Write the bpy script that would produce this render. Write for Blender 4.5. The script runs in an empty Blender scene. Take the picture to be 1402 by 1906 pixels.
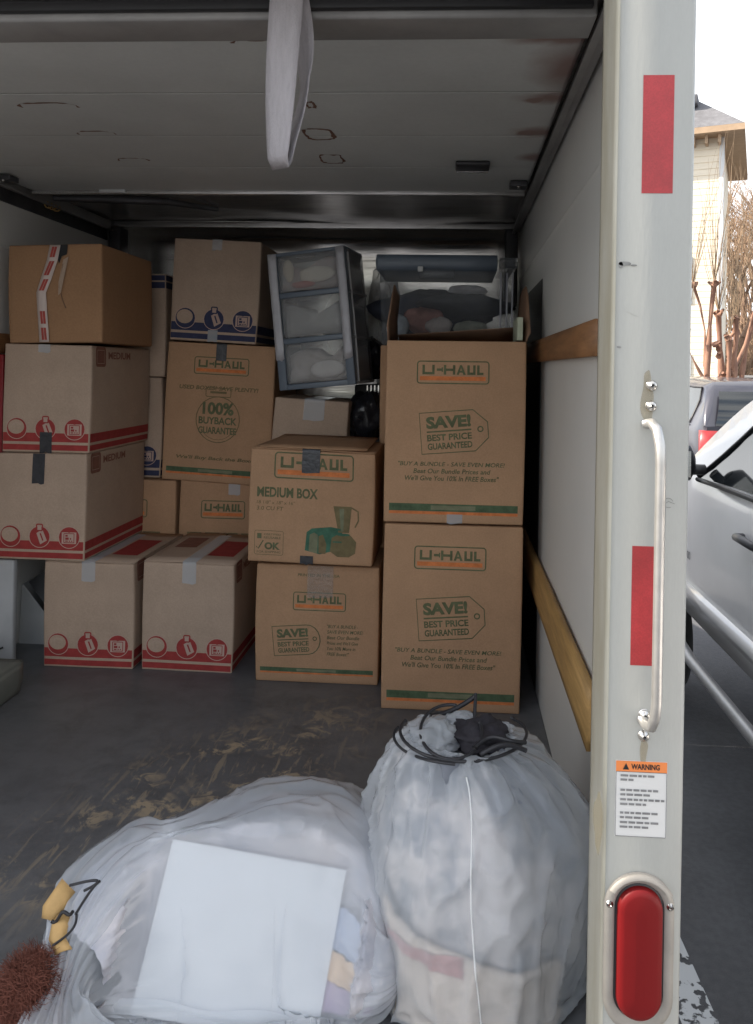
import bpy, math, random
from mathutils import Vector, Matrix, noise
random.seed(7)
R = math.radians
scn = bpy.context.scene
COL = scn.collection

# ------------------------------------------------------------------ camera, sky, sun, exposure
CAMZ = 1.10            # the truck floor is z = 0, the road z = GZ
GZ = -0.80
cd = bpy.data.cameras.new('camera')
cam = bpy.data.objects.new('camera', cd); COL.objects.link(cam)
FPX, PPX, PPY, YAW, ROLL = 1430.0, 766.0, 688.0, R(3.3), R(1.0)
cd.sensor_fit = 'AUTO'; cd.sensor_width = 36.0
cd.lens = FPX / 1906 * 36
cd.shift_x = (701 - PPX) / 1906; cd.shift_y = (PPY - 953) / 1906
cd.clip_start = 0.02; cd.clip_end = 2000
cam.matrix_world = (Matrix.Translation((0, 0, CAMZ)) @ Matrix.Rotation(YAW, 4, 'Z')
                    @ Matrix.Rotation(R(90), 4, 'X') @ Matrix.Rotation(ROLL, 4, 'Z'))
scn.camera = cam

SUN_EL, SUN_AZ = R(36), R(-89.8)       # azimuth from +Y towards +X: the sun stands to the left of the truck
w = bpy.data.worlds.new('World'); scn.world = w; w.use_nodes = True
nt = w.node_tree; nt.nodes.clear()
sk = nt.nodes.new('ShaderNodeTexSky'); sk.sky_type = 'NISHITA'; sk.sun_disc = False
sk.sun_elevation = SUN_EL; sk.sun_rotation = SUN_AZ
sk.air_density = 1.0; sk.dust_density = 2.0; sk.ozone_density = 1.0
bg = nt.nodes.new('ShaderNodeBackground'); bg.inputs[1].default_value = 0.15
ow = nt.nodes.new('ShaderNodeOutputWorld')
# thin bright cloud in front of the clear sky
wtc = nt.nodes.new('ShaderNodeTexCoord'); wmp = nt.nodes.new('ShaderNodeMapping'); wmp.inputs['Scale'].default_value = (1, 1, 2.5)
wnz = nt.nodes.new('ShaderNodeTexNoise'); wnz.inputs['Scale'].default_value = 2.3; wnz.inputs['Detail'].default_value = 7; wnz.inputs['Roughness'].default_value = .55
wmr = nt.nodes.new('ShaderNodeMapRange'); wmr.inputs[1].default_value = .38; wmr.inputs[2].default_value = .54; wmr.inputs[3].default_value = .05; wmr.inputs[4].default_value = .93
wmx = nt.nodes.new('ShaderNodeMix'); wmx.data_type = 'RGBA'; wmx.inputs[7].default_value = (5.9, 5.95, 6.0, 1)
nt.links.new(wtc.outputs['Generated'], wmp.inputs[0]); nt.links.new(wmp.outputs[0], wnz.inputs[0]); nt.links.new(wnz.outputs[0], wmr.inputs[0]); nt.links.new(wmr.outputs[0], wmx.inputs[0])
nt.links.new(sk.outputs[0], wmx.inputs[6]); nt.links.new(wmx.outputs[2], bg.inputs[0]); nt.links.new(bg.outputs[0], ow.inputs[0])
sl = bpy.data.lights.new('sun', 'SUN'); sl.energy = 5.0; sl.angle = R(0.5); sl.color = (1, .90, .77)
sun = bpy.data.objects.new('sun', sl); COL.objects.link(sun)
sd = Vector((math.sin(SUN_AZ) * math.cos(SUN_EL), math.cos(SUN_AZ) * math.cos(SUN_EL), math.sin(SUN_EL)))
sun.rotation_euler = sd.to_track_quat('Z', 'Y').to_euler()
scn.view_settings.view_transform = 'Standard'; scn.view_settings.look = 'None'
scn.view_settings.exposure = 1.2; scn.view_settings.gamma = 1.0
scn.cycles.max_bounces = 10; scn.cycles.diffuse_bounces = 8; scn.cycles.transparent_max_bounces = 16

# ------------------------------------------------------------------ pixel helper (photo pixel -> point at a known depth)
def ray(px, py):
    a = (px - PPX) / FPX; b = -(py - PPY) / FPX
    c, s = math.cos(ROLL), math.sin(ROLL)
    r = a * c - b * s; u = a * s + b * c
    return (r * math.cos(YAW) - math.sin(YAW), r * math.sin(YAW) + math.cos(YAW), u)
def atY(px, py, Y):
    x, y, u = ray(px, py); return Vector((x / y * Y, Y, u / y * Y + CAMZ))
def atZ(px, py, z):
    x, y, u = ray(px, py); t = (z - CAMZ) / u; return Vector((x * t, y * t, z))

# ------------------------------------------------------------------ materials
MATS = {}
def mat(name, col, rough=.6, metal=0., var=.12, scale=6., bump=0., bscale=40., col2=None, spec=.5, coat=0., stretch=None, fine=0.):
    if name in MATS: return MATS[name]
    m = bpy.data.materials.new(name); m.use_nodes = True; MATS[name] = m
    n = m.node_tree.nodes; l = m.node_tree.links
    b = n['Principled BSDF']; b.inputs['Roughness'].default_value = rough; b.inputs['Metallic'].default_value = metal
    b.inputs['Specular IOR Level'].default_value = spec
    if coat: b.inputs['Coat Weight'].default_value = coat; b.inputs['Coat Roughness'].default_value = .08
    tc = n.new('ShaderNodeTexCoord'); mp = n.new('ShaderNodeMapping'); l.new(tc.outputs['Object'], mp.inputs[0])
    if stretch: mp.inputs['Scale'].default_value = stretch
    nz = n.new('ShaderNodeTexNoise'); nz.inputs['Scale'].default_value = scale; nz.inputs['Detail'].default_value = 6
    nz.inputs['Roughness'].default_value = .62
    l.new(mp.outputs[0], nz.inputs[0])
    cr = n.new('ShaderNodeValToRGB'); cr.color_ramp.elements[0].position = .3; cr.color_ramp.elements[1].position = .7
    c2 = col2 or [min(1, c * (1 + var)) for c in col]; c1 = [c * (1 - var) for c in col] if not col2 else col
    cr.color_ramp.elements[0].color = (*c1, 1); cr.color_ramp.elements[1].color = (*c2, 1)
    l.new(nz.outputs[0], cr.inputs[0])
    out = cr.outputs[0]
    if fine:
        f = n.new('ShaderNodeTexNoise'); f.inputs['Scale'].default_value = scale * 40; f.inputs['Detail'].default_value = 3
        l.new(mp.outputs[0], f.inputs[0])
        mr = n.new('ShaderNodeMapRange'); mr.inputs[1].default_value = .35; mr.inputs[2].default_value = .65
        mr.inputs[3].default_value = 1 - fine; mr.inputs[4].default_value = 1 + fine; l.new(f.outputs[0], mr.inputs[0])
        mx = n.new('ShaderNodeVectorMath'); mx.operation = 'SCALE'
        l.new(out, mx.inputs[0]); l.new(mr.outputs[0], mx.inputs['Scale']); out = mx.outputs[0]
    l.new(out, b.inputs['Base Color'])
    if bump:
        nb = n.new('ShaderNodeTexNoise'); nb.inputs['Scale'].default_value = bscale; nb.inputs['Detail'].default_value = 4
        l.new(mp.outputs[0], nb.inputs[0])
        bp = n.new('ShaderNodeBump'); bp.inputs['Strength'].default_value = bump; bp.inputs['Distance'].default_value = .01
        l.new(nb.outputs[0], bp.inputs['Height']); l.new(bp.outputs[0], b.inputs['Normal'])
    return m
def film(name, col, alpha, rough=.3, trans=.35, bump=.5, bscale=18):
    m = bpy.data.materials.new(name); m.use_nodes = True; MATS[name] = m
    n = m.node_tree.nodes; l = m.node_tree.links
    b = n['Principled BSDF']; b.inputs['Base Color'].default_value = (*col, 1); b.inputs['Roughness'].default_value = rough
    if bscale in (7, 8): b.inputs['Coat Weight'].default_value = 1; b.inputs['Coat Roughness'].default_value = .09
    o = n['Material Output']
    tr = n.new('ShaderNodeBsdfTranslucent'); tr.inputs[0].default_value = (*col, 1)
    m1 = n.new('ShaderNodeMixShader'); m1.inputs[0].default_value = trans; l.new(b.outputs[0], m1.inputs[1]); l.new(tr.outputs[0], m1.inputs[2])
    tp = n.new('ShaderNodeBsdfTransparent')
    lw = n.new('ShaderNodeLayerWeight'); lw.inputs[0].default_value = .45
    mr = n.new('ShaderNodeMapRange'); mr.inputs[3].default_value = alpha; mr.inputs[4].default_value = min(1, alpha + .4)
    l.new(lw.outputs['Facing'], mr.inputs[0])
    m2 = n.new('ShaderNodeMixShader'); l.new(mr.outputs[0], m2.inputs[0]); l.new(tp.outputs[0], m2.inputs[1]); l.new(m1.outputs[0], m2.inputs[2])
    l.new(m2.outputs[0], o.inputs[0])
    if bump:
        tc = n.new('ShaderNodeTexCoord'); nb = n.new('ShaderNodeTexNoise'); nb.inputs['Scale'].default_value = bscale; nb.inputs['Detail'].default_value = 5
        nb.inputs['Distortion'].default_value = 1.2
        if bscale in (7, 8): nb.noise_type = 'RIDGED_MULTIFRACTAL'; nb.inputs['Detail'].default_value = 3; nb.inputs['Distortion'].default_value = .6
        l.new(tc.outputs['Object'], nb.inputs[0])
        bp = n.new('ShaderNodeBump'); bp.inputs['Strength'].default_value = bump; bp.inputs['Distance'].default_value = .014
        l.new(nb.outputs[0], bp.inputs['Height']); l.new(bp.outputs[0], b.inputs['Normal']); l.new(bp.outputs[0], b.inputs['Coat Normal'])
    return m
def glass(name, col, alpha, rough=.05):
    return film(name, col, alpha, rough, 0., 0.)

KRAFT = mat('kraft_cardboard', (.44, .268, .158), .8, var=.09, scale=5, fine=.05, bump=.35, bscale=11, spec=.2)
PALE = mat('pale_cardboard', (.46, .345, .262), .85, var=.08, scale=5, fine=.05, bump=.35, bscale=11, spec=.2)
BROWN = mat('brown_cardboard', (.36, .205, .11), .8, var=.08, scale=4, fine=.05, bump=.08, bscale=90, spec=.25)
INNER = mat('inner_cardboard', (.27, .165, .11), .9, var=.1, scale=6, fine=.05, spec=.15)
def ink(name, col, wear=.25):
    m = mat(name, col, .75, var=wear, scale=30, fine=.12, spec=.2); return m
GREEN = ink('green_ink', (.125, .135, .072)); ORANGE = ink('orange_ink', (.62, .20, .07)); DKGREEN = ink('banner_green_ink', (.085, .125, .07), .3)
RED = ink('red_ink', (.33, .048, .045), .15); BLUE = ink('blue_ink', (.045, .05, .10), .15); FADED = ink('faded_red_ink', (.24, .11, .08), .15)
TEAL = ink('teal_ink', (.06, .15, .10), .3); OLIVE = ink('olive_ink', (.18, .145, .075), .2); GREENWASH = ink('washed_green_ink', (.19, .20, .125), .2)
PINK = mat('pale_ink', (.50, .36, .30), .8, var=.05, spec=.2)
CLEAR = glass('clear_tape', (.62, .66, .70), .45, .22)
SHINYTAPE = film('crinkled_clear_tape', (.6, .55, .5), .3, .15, 0, .9, 90)
DUCT = mat('black_tape', (.035, .036, .042), .38, var=.25, scale=30, bump=.3, bscale=60)
WPAINT = mat('white_truck_paint', (.352, .358, .338), .42, var=.07, scale=4, bump=.04, bscale=60, stretch=(3, 3, .6), fine=.015)
JAMB = mat('dirty_jamb_paint', (.50, .485, .42), .5, var=.2, scale=5, stretch=(4, 4, 1), col2=(.40, .37, .28), bump=.1)
WALL = mat('grey_wall_panel', (.70, .70, .675), .42, var=.05, scale=1.5, bump=.04, bscale=12)
DOORP = mat('grey_door_panel', (.50, .512, .50), .5, var=.1, scale=2, fine=.02, bump=.05, bscale=8)
STEEL = mat('galvanised_steel', (.66, .65, .64), .26, .8, var=.2, scale=5, stretch=(1, 6, 6), bump=.15, bscale=6)
ALU = mat('brushed_aluminium', (.80, .78, .75), .20, .88, var=.1, scale=3, stretch=(.6, 8, 8), bump=.05, bscale=10)
DARKST = mat('dark_steel', (.075, .075, .08), .5, .5, var=.3, scale=9)
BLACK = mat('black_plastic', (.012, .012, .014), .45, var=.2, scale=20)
CHROME = mat('polished_steel', (.62, .60, .57), .25, 1., var=.12, scale=14, bump=.04, bscale=80)
WOOD = mat('wooden_rail', (.27, .13, .055), .55, var=.3, scale=7, stretch=(8, .7, 8), bump=.1, bscale=30, fine=.06)
WOODL = mat('pale_wooden_rail', (.42, .25, .09), .55, var=.25, scale=7, stretch=(8, .7, 8), bump=.1, bscale=30, fine=.06)
REDTAPE = mat('red_reflective_tape', (.36, .026, .03), .45, var=.22, scale=12, coat=.08, fine=.1)
REDLENS = mat('red_lens', (.155, .003, .004), .5, var=.05, scale=20, spec=.3, coat=0.)
RUST = mat('rust', (.13, .05, .03), .9, var=.4, scale=30)
WHITE = mat('white_plastic', (.60, .61, .61), .4, var=.04, scale=5)

# ------------------------------------------------------------------ object helpers
def link(o, parent=None):
    COL.objects.link(o)
    if parent: o.parent = parent
    return o
def tag(o, label, cat, group=None, kind=None):
    if label: o['label'] = label
    if cat: o['category'] = cat
    if group: o['group'] = group
    if kind: o['kind'] = kind
    return o
def empty(name, loc=(0, 0, 0), rot=(0, 0, 0)):
    o = bpy.data.objects.new(name, None); o.empty_display_size = .1
    o.location = loc; o.rotation_euler = rot; return link(o)
class MB:
    def __init__(s): s.v = []; s.f = []; s.m = []; s.mats = []; s.sm = []
    def mi(s, m):
        if m not in s.mats: s.mats.append(m)
        return s.mats.index(m)
    def add(s, vs, fs, m, smooth=False):
        o = len(s.v); s.v += [Vector(v) for v in vs]; k = s.mi(m)
        for f in fs: s.f.append([i + o for i in f]); s.m.append(k); s.sm.append(smooth)
    def box(s, lo, hi, m, M=None, bev=0.):
        x0, y0, z0 = lo; x1, y1, z1 = hi
        if bev:
            xs = [x0, x0 + bev, x1 - bev, x1]; ys = [y0, y0 + bev, y1 - bev, y1]; zs = [z0, z0 + bev, z1 - bev, z1]
            return s.gridbox(xs, ys, zs, m, M, bev * .29)
        vs = [(x, y, z) for x in (x0, x1) for y in (y0, y1) for z in (z0, z1)]
        if M: vs = [M @ Vector(v) for v in vs]
        s.add(vs, [(0, 1, 3, 2), (4, 6, 7, 5), (0, 4, 5, 1), (2, 3, 7, 6), (0, 2, 6, 4), (1, 5, 7, 3)], m)
    def gridbox(s, xs, ys, zs, m, M=None, pull=.001, open_top=False):
        idx = {}; vs = []
        X, Y, Z = len(xs) - 1, len(ys) - 1, len(zs) - 1
        def g(i, j, k):
            if (i, j, k) not in idx:
                p = Vector((xs[i], ys[j], zs[k])); e = [i in (0, X), j in (0, Y), k in (0, Z)]
                if sum(e) >= 2:
                    for a, (q, L) in enumerate(((i, X), (j, Y), (k, Z))):
                        if e[a]: p[a] += pull if q == 0 else -pull
                idx[(i, j, k)] = len(vs); vs.append(M @ p if M else p)
            return idx[(i, j, k)]
        fs = []
        for i in range(X):
            for j in range(Y):
                fs.append((g(i, j, 0), g(i, j + 1, 0), g(i + 1, j + 1, 0), g(i + 1, j, 0)))
                if not open_top: fs.append((g(i, j, Z), g(i + 1, j, Z), g(i + 1, j + 1, Z), g(i, j + 1, Z)))
        for i in range(X):
            for k in range(Z):
                fs.append((g(i, 0, k), g(i + 1, 0, k), g(i + 1, 0, k + 1), g(i, 0, k + 1)))
                fs.append((g(i, Y, k), g(i, Y, k + 1), g(i + 1, Y, k + 1), g(i + 1, Y, k)))
        for j in range(Y):
            for k in range(Z):
                fs.append((g(0, j, k), g(0, j, k + 1), g(0, j + 1, k + 1), g(0, j + 1, k)))
                fs.append((g(X, j, k), g(X, j + 1, k), g(X, j + 1, k + 1), g(X, j, k + 1)))
        s.add(vs, fs, m, True)
    def tube(s, pts, r, m, n=8, cap=True):
        pts = [Vector(p) for p in pts]; rs = r if isinstance(r, (list, tuple)) else [r] * len(pts)
        vs = []; up = None
        for i, p in enumerate(pts):
            t = (pts[min(i + 1, len(pts) - 1)] - pts[max(i - 1, 0)])
            t = t.normalized() if t.length > 1e-9 else Vector((0, 0, 1))
            if up is None:
                up = Vector((0, 0, 1)) if abs(t.z) < .9 else Vector((1, 0, 0))
            a = t.cross(up)
            a = a.normalized() if a.length > 1e-6 else t.orthogonal().normalized()
            b = a.cross(t).normalized(); up = b
            for k in range(n):
                q = 2 * math.pi * k / n; vs.append(p + rs[i] * (math.cos(q) * a + math.sin(q) * b))
        fs = [(i * n + k, i * n + (k + 1) % n, (i + 1) * n + (k + 1) % n, (i + 1) * n + k) for i in range(len(pts) - 1) for k in range(n)]
        if cap: fs += [tuple(range(n)), tuple((len(pts) - 1) * n + k for k in reversed(range(n)))]
        s.add(vs, fs, m, True)
    def cyl(s, c, axis, r, h, m, n=16, r2=None):
        c = Vector(c); a = Vector(axis).normalized(); s.tube([c, c + a * h], [r, r if r2 is None else r2], m, n)
    def grid(s, P, m, smooth=True, closeu=False):
        nu, nv = len(P), len(P[0]); vs = [p for row in P for p in row]; fs = []
        for i in range(nu - 1):
            for j in range(nv if closeu else nv - 1):
                fs.append((i * nv + j, i * nv + (j + 1) % nv, (i + 1) * nv + (j + 1) % nv, (i + 1) * nv + j))
        s.add(vs, fs, m, smooth)
    def build(s, name, parent=None, loc=None, rot=None, warp=None):
        me = bpy.data.meshes.new(name)
        vs = [warp(v) for v in s.v] if warp else s.v
        me.from_pydata([tuple(v) for v in vs], [], s.f); me.validate()
        for m in s.mats: me.materials.append(m)
        if len(me.polygons) == len(s.f):
            me.polygons.foreach_set('material_index', s.m); me.polygons.foreach_set('use_smooth', s.sm)
        me.update()
        o = bpy.data.objects.new(name, me)
        if loc: o.location = loc
        if rot: o.rotation_euler = rot
        return link(o, parent)
def lin(a, b, n): return [a + (b - a) * i / n for i in range(n + 1)]
def solidify(o, t):
    md = o.modifiers.new('thickness', 'SOLIDIFY'); md.thickness = t; md.offset = -1; return o

# ------------------------------------------------------------------ printing on faces
_txt = {}
def glyphs(body, shear=0., bold=.0):
    key = (body, shear, bold)
    if key not in _txt:
        c = bpy.data.curves.new('lettering', 'FONT'); c.body = body; c.size = 1; c.shear = shear; c.offset = bold; c.resolution_u = 3
        o = bpy.data.objects.new('lettering', c); COL.objects.link(o)
        dg = bpy.context.evaluated_depsgraph_get(); e = o.evaluated_get(dg); me = e.to_mesh()
        vs = [(v.co.x, v.co.y) for v in me.vertices]; fs = [list(p.vertices) for p in me.polygons]
        e.to_mesh_clear(); bpy.data.objects.remove(o); bpy.data.curves.remove(c)
        x0 = min(v[0] for v in vs); x1 = max(v[0] for v in vs); y0 = min(v[1] for v in vs); y1 = max(v[1] for v in vs)
        _txt[key] = ([((v[0] - x0) / (x1 - x0), (v[1] - y0) / (y1 - y0)) for v in vs], fs)
    return _txt[key]
class Face:
    """a printable face: origin, u axis, v axis, normal; offsets grow by layer"""
    def __init__(s, mb, O, U, V, N=None):
        s.mb = mb; s.O = Vector(O); s.U = Vector(U); s.V = Vector(V); s.N = Vector(N) if N else s.U.cross(s.V).normalized()
        s.xf = None
    def P(s, u, v, L=1):
        if s.xf: u, v = s.xf(u, v)
        return s.O + s.U * u + s.V * v + s.N * (.0005 + .0004 * L)
    def rect(s, u0, v0, u1, v1, m, L=1, seg=6):
        us = lin(u0, u1, max(1, int(abs(u1 - u0) / .04))); vs = lin(v0, v1, max(1, int(abs(v1 - v0) / .04)))
        s.mb.grid([[s.P(u, v, L) for u in us] for v in vs], m, False)
    def poly(s, pts, m, L=1): s.mb.add([s.P(u, v, L) for u, v in pts], [tuple(range(len(pts)))], m)
    def disc(s, u, v, r, m, L=1, n=20, ry=None, a0=0, a1=2 * math.pi):
        ry = ry or r; s.poly([(u + r * math.cos(a0 + (a1 - a0) * k / n), v + ry * math.sin(a0 + (a1 - a0) * k / n)) for k in range(n if a1 - a0 > 6 else n + 1)], m, L)
    def path(s, pts, wd, m, L=1, closed=True):
        n = len(pts); vs = []
        for i in range(n):
            a = Vector(pts[i - 1] if (closed or i) else pts[i]); b = Vector(pts[(i + 1) % n] if (closed or i < n - 1) else pts[i])
            t = (b - a).normalized(); q = Vector((-t.y, t.x)) * wd / 2; p = Vector(pts[i])
            vs += [s.P(*(p + q), L), s.P(*(p - q), L)]
        fs = [(2 * i, 2 * i + 1, (2 * i + 3) % (2 * n), (2 * i + 2) % (2 * n)) for i in range(n if closed else n - 1)]
        s.mb.add(vs, fs, m)
    def rrect(s, u0, v0, u1, v1, r, wd, m, L=1):
        pts = []
        for cx, cy, a in ((u1 - r, v0 + r, -90), (u1 - r, v1 - r, 0), (u0 + r, v1 - r, 90), (u0 + r, v0 + r, 180)):
            pts += [(cx + r * math.cos(R(a + 18 * k)), cy + r * math.sin(R(a + 18 * k))) for k in range(6)]
        s.path(pts, wd, m, L)
    def ring(s, u, v, r, wd, m, L=1, ry=None, a0=0, a1=360, n=28):
        ry = ry or r; full = a1 - a0 >= 360
        s.path([(u + r * math.cos(R(a0 + (a1 - a0) * k / n)), v + ry * math.sin(R(a0 + (a1 - a0) * k / n))) for k in range(n if full else n + 1)], wd, m, L, full)
    def text(s, body, u0, v0, u1, v1, m, L=1, bold=.03, shear=0.):
        vs, fs = glyphs(body, shear, bold)
        s.mb.add([s.P(u0 + x * (u1 - u0), v0 + y * (v1 - v0), L) for x, y in vs], fs, m)
    def logo(s, u0, v0, u1, v1):
        W = u1 - u0; H = v1 - v0; s.rrect(u0, v0, u1, v1, H * .13, H * .055, GREEN)
        s.rect(u0 + W * .035, v0 + H * .13, u1 - W * .045, v0 + H * .32, ORANGE)
        a, b = u0 + W * .07, u1 - W * .075; y0, y1 = v0 + H * .40, v0 + H * .84; t = H * .11; n = (b - a)
        def rc(p, q, r_, t_): s.rect(a + n * p, y0 + (y1 - y0) * q, a + n * r_, y0 + (y1 - y0) * t_, GREEN)
        k = t / n; h = t / (y1 - y0)
        rc(0, 0, k, 1); rc(k, 0, .20 - k, h); rc(.20 - k, 0, .20, 1)
        rc(.235, .38, .315, .38 + h); rc(.315, .28, .315 + k * .55, .28 + h * 1.9)
        x = .35; rc(x, 0, x + k, 1); rc(x + k, .38, x + .15, .38 + h); rc(x + .15, 0, x + .15 + k, 1)
        x = .56; Y = lambda q: y0 + (y1 - y0) * q; X = lambda p: a + n * p
        s.poly([(X(x), Y(0)), (X(x + k), Y(0)), (X(x + .085), Y(1)), (X(x + .055), Y(1))], GREEN)
        s.poly([(X(x + .055), Y(1)), (X(x + .085), Y(1)), (X(x + .15), Y(0)), (X(x + .15 - k), Y(0))], GREEN, 2)
        rc(x + .03, .22, x + .115, .22 + h * .8)
        x = .735; rc(x, 0, x + k, 1); rc(x + k, 0, x + .135 - k, h); rc(x + .135 - k, 0, x + .135, 1)
        x = .895; rc(x, 0, x + k, 1); rc(x + k, 0, x + .105, h)
    def save_tag(s, u0, v0, u1, v1, round_end=False):
        W = u1 - u0; H = v1 - v0; c = math.cos(R(5)); sn = math.sin(R(5))
        s.xf = lambda u, v: (u0 + (u - u0) * c - (v - v0) * sn, v0 + (u - u0) * sn + (v - v0) * c)
        if round_end:
            pts = [(u0, v0), (u0 + W * .72, v0)] + [(u0 + W * .72 + W * .26 * math.sin(R(a)), v0 + H / 2 - H / 2 * math.cos(R(a))) for a in range(20, 180, 20)] + [(u0 + W * .72, v1), (u0, v1)]
        else: pts = [(u0, v0), (u0 + W * .78, v0), (u0 + W * .98, v0 + H * .3), (u0 + W * .98, v0 + H * .68), (u0 + W * .78, v1), (u0, v1)]
        s.path(pts, .0032, GREEN)
        s.text('SAVE!', u0 + W * .09, v0 + H * .60, u0 + W * .74, v0 + H * .90, GREEN, bold=.05)
        s.rect(u0 + W * .09, v0 + H * .51, u0 + W * .74, v0 + H * .545, GREEN)
        s.text('BEST PRICE', u0 + W * .09, v0 + H * .30, u0 + W * .74, v0 + H * .46, GREEN, bold=.03)
        s.text('GUARANTEED', u0 + W * .09, v0 + H * .09, u0 + W * .74, v0 + H * .25, GREEN, bold=.03)
        s.ring(u0 + W * .87, v0 + H * .52, H * .06, H * .03, GREEN); s.xf = None
    def banner(s, w, v0, v1, msg='RECYCLE THIS BOX'):
        s.rect(w * .04, v0, w * .96, v1, DKGREEN); s.rect(w * .04, v0 - (v1 - v0) * .42, w * .96, v0 - .001, ORANGE)
        s.rect(w * .34, v0 + (v1 - v0) * .2, w * .66, v0 + (v1 - v0) * .8, GREENWASH, 2)
    def mover(s, w, h, m, m2=None):
        """three round pictograms above a double stripe"""
        s.rect(0.004, h * .022, w - .004, h * .075, m); s.rect(.004, h * .10, w - .004, h * .182, m)
        r = w * .112; cv = h * .222
        for i, cu in enumerate((w * .17, w * .5, w * .83)):
            if i == 0:
                s.disc(cu, cv, r, m, 2); s.disc(cu - r * .06, cv + r * .14, r * .84, PALE, 3, ry=r * .72); s.ring(cu, cv, r * 1.06, r * .07, PINK, 3)
                s.ring(cu, cv + r * .1, r * .45, r * .06, PINK, 4, a0=20, a1=160)
            elif i == 1:
                s.disc(cu, cv, r, m, 2); s.ring(cu, cv, r * 1.06, r * .07, PINK, 3)
                s.poly([(cu - r * .30, cv + r * .35), (cu + r * .08, cv - r * .75), (cu + r * .75, cv - r * .35), (cu + r * .30, cv + r * .72)], PINK, 4)
                s.rrect(cu - r * .28, cv + r * .6, cu + r * .3, cv + r * 1.22, r * .1, r * .12, m, 5); s.rect(cu - r * .2, cv + r * .66, cu + r * .2, cv + r * 1.08, PINK, 4)
                s.poly([(cu + r * .02, cv + r * .3), (cu + r * .3, cv - r * .4), (cu + r * .42, cv - r * .34), (cu + r * .15, cv + r * .38)], m, 5)
            else:
                s.disc(cu, cv, r, m, 2); s.ring(cu, cv, r * 1.06, r * .07, PINK, 3)
                s.rect(cu - r * .72, cv - r * .62, cu + r * .72, cv + r * .5, PINK, 4); s.rrect(cu - r * .5, cv - r * .5, cu + r * .5, cv + r * .38, r * .03, r * .07, m, 5)
                for (a, b, cc, d) in ((-.36, .08, -.12, .26), (-.36, -.22, -.02, 0), (.1, -.2, .22, -.04), (-.36, -.4, -.1, -.3), (0, -.4, .12, -.3), (.22, -.4, .34, -.3)):
                    s.rect(cu + r * a, cv + r * b, cu + r * cc, cv + r * d, m, 5)
                s.disc(cu, cv + r * .68, r * .22, m, 4)

# ------------------------------------------------------------------ carton builder
def make_warp(w, d, h, seed, amp=.0025, sag=0.):
    rnd = random.Random(seed); ph = [rnd.uniform(0, 6.28) for _ in range(9)]; k = [rnd.uniform(4, 9) for _ in range(9)]
    def f(p):
        x, y, z = p
        b = amp * (math.sin(math.pi * max(0, min(1, z / h))) * .9)
        ox = amp * .6 * math.sin(k[0] * z + ph[0]) + (x / w - .5) * 2 * b
        oy = amp * .6 * math.sin(k[1] * x + ph[1]) * math.sin(k[2] * z + ph[2]) + (y / d - .5) * 2 * b * math.sin(math.pi * max(0, min(1, x / w)))
        oz = amp * .5 * math.sin(k[3] * x + ph[3]) * max(0, z / h) - sag * math.sin(math.pi * max(0, min(1, x / w))) * max(0, z / h)
        return Vector((x + ox, y + oy, z + oz))
    return f
def carton(w, d, h, material, loc, rz=0., ry=0., rx=0., seed=1, prints=None, label='', group=None, tapes=(), top=False, opened=False, amp=.0036, name='cardboard_box'):
    """origin at the front bottom left corner; front faces -Y"""
    root = empty(name, loc, (rx, ry, rz)); tag(root, label, 'box', group)
    wf = make_warp(w, d, h, seed, amp); mb = MB(); e = .005; zt = h - (.004 if top else 0)
    xs = [0, e] + lin(.02, w - .02, 8) + [w - e, w]; ys = [0, e] + lin(.02, d - .02, 8) + [d - e, d]; zs = [0, e] + lin(.02, zt - .02, 8) + [zt - e, zt]
    mb.gridbox(xs, ys, zs, material, None, .0016, open_top=opened)
    F = {'front': Face(mb, (0, 0, 0), (1, 0, 0), (0, 0, 1)), 'right': Face(mb, (w, 0, 0), (0, 1, 0), (0, 0, 1)), 'left': Face(mb, (0, d, 0), (0, -1, 0), (0, 0, 1))}
    if prints: prints(F, w, d, h)
    body = mb.build('carton', root, warp=wf)
    if opened: solidify(body, .005)
    if top:
        rnd = random.Random(seed + 50)
        for sgn in (0, 1):
            fb = MB(); x0, x1 = (0.0, w / 2 - .0015) if sgn == 0 else (w / 2 + .0015, w)
            lift = rnd.uniform(.001, .004)
            def tw(p, sgn=sgn, lift=lift): 
                q = wf(p); t = (p.x / (w / 2)) if sgn == 0 else ((w - p.x) / (w / 2)); q.z += lift * t * t; return q
            fb.gridbox(lin(x0, x1, 6), lin(.001, d - .001, 6), [h - .0038, h], material, None, .0006)
            if prints: 
                tf = Face(fb, (0, 0, h), (1, 0, 0), (0, 1, 0))
                if sgn == 1 and 'top' in getattr(prints, 'extra', ''): tf.rect(w * .60, d * .22, w * .9, d * .72, RED)
                if sgn == 0 and 'top' in getattr(prints, 'extra', ''): tf.rect(w * .1, d * .45, w * .36, d * .8, FADED)
            fb.build('flap', root, warp=tw)
    for (kind, cx, wd, a, b) in tapes:     # a: length down the front from the top; b: length onto the top; cx centre
        tb = MB(); m = {'clear': CLEAR, 'black': DUCT, 'shiny': SHINYTAPE}[kind]; off = .0032 if top else .0022
        path = [(-off, h - a + (a * i / 8)) for i in range(9)] + [(-off * .3, h + off)] + [(b * i / 6, h + off) for i in range(1, 7)] if b > 0 else [(-off, h - a + (a * i / 8)) for i in range(9)]
        if b < 0: path = [(-off, -b * i / 5) for i in range(6)]
        rnd = random.Random(seed + int(cx * 100)); P = []
        for i, (y, z) in enumerate(path):
            jit = rnd.uniform(-.0025, .0025) if i in (0, len(path) - 1) else 0
            P.append([wf(Vector((cx - wd / 2 + wd * q / 4, y, z + (rnd.uniform(-.004, .004) if i == 0 else 0)))) for q in range(5)])
        tb.grid(P, m, True); tb.build('tape', root)
    return root

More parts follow.
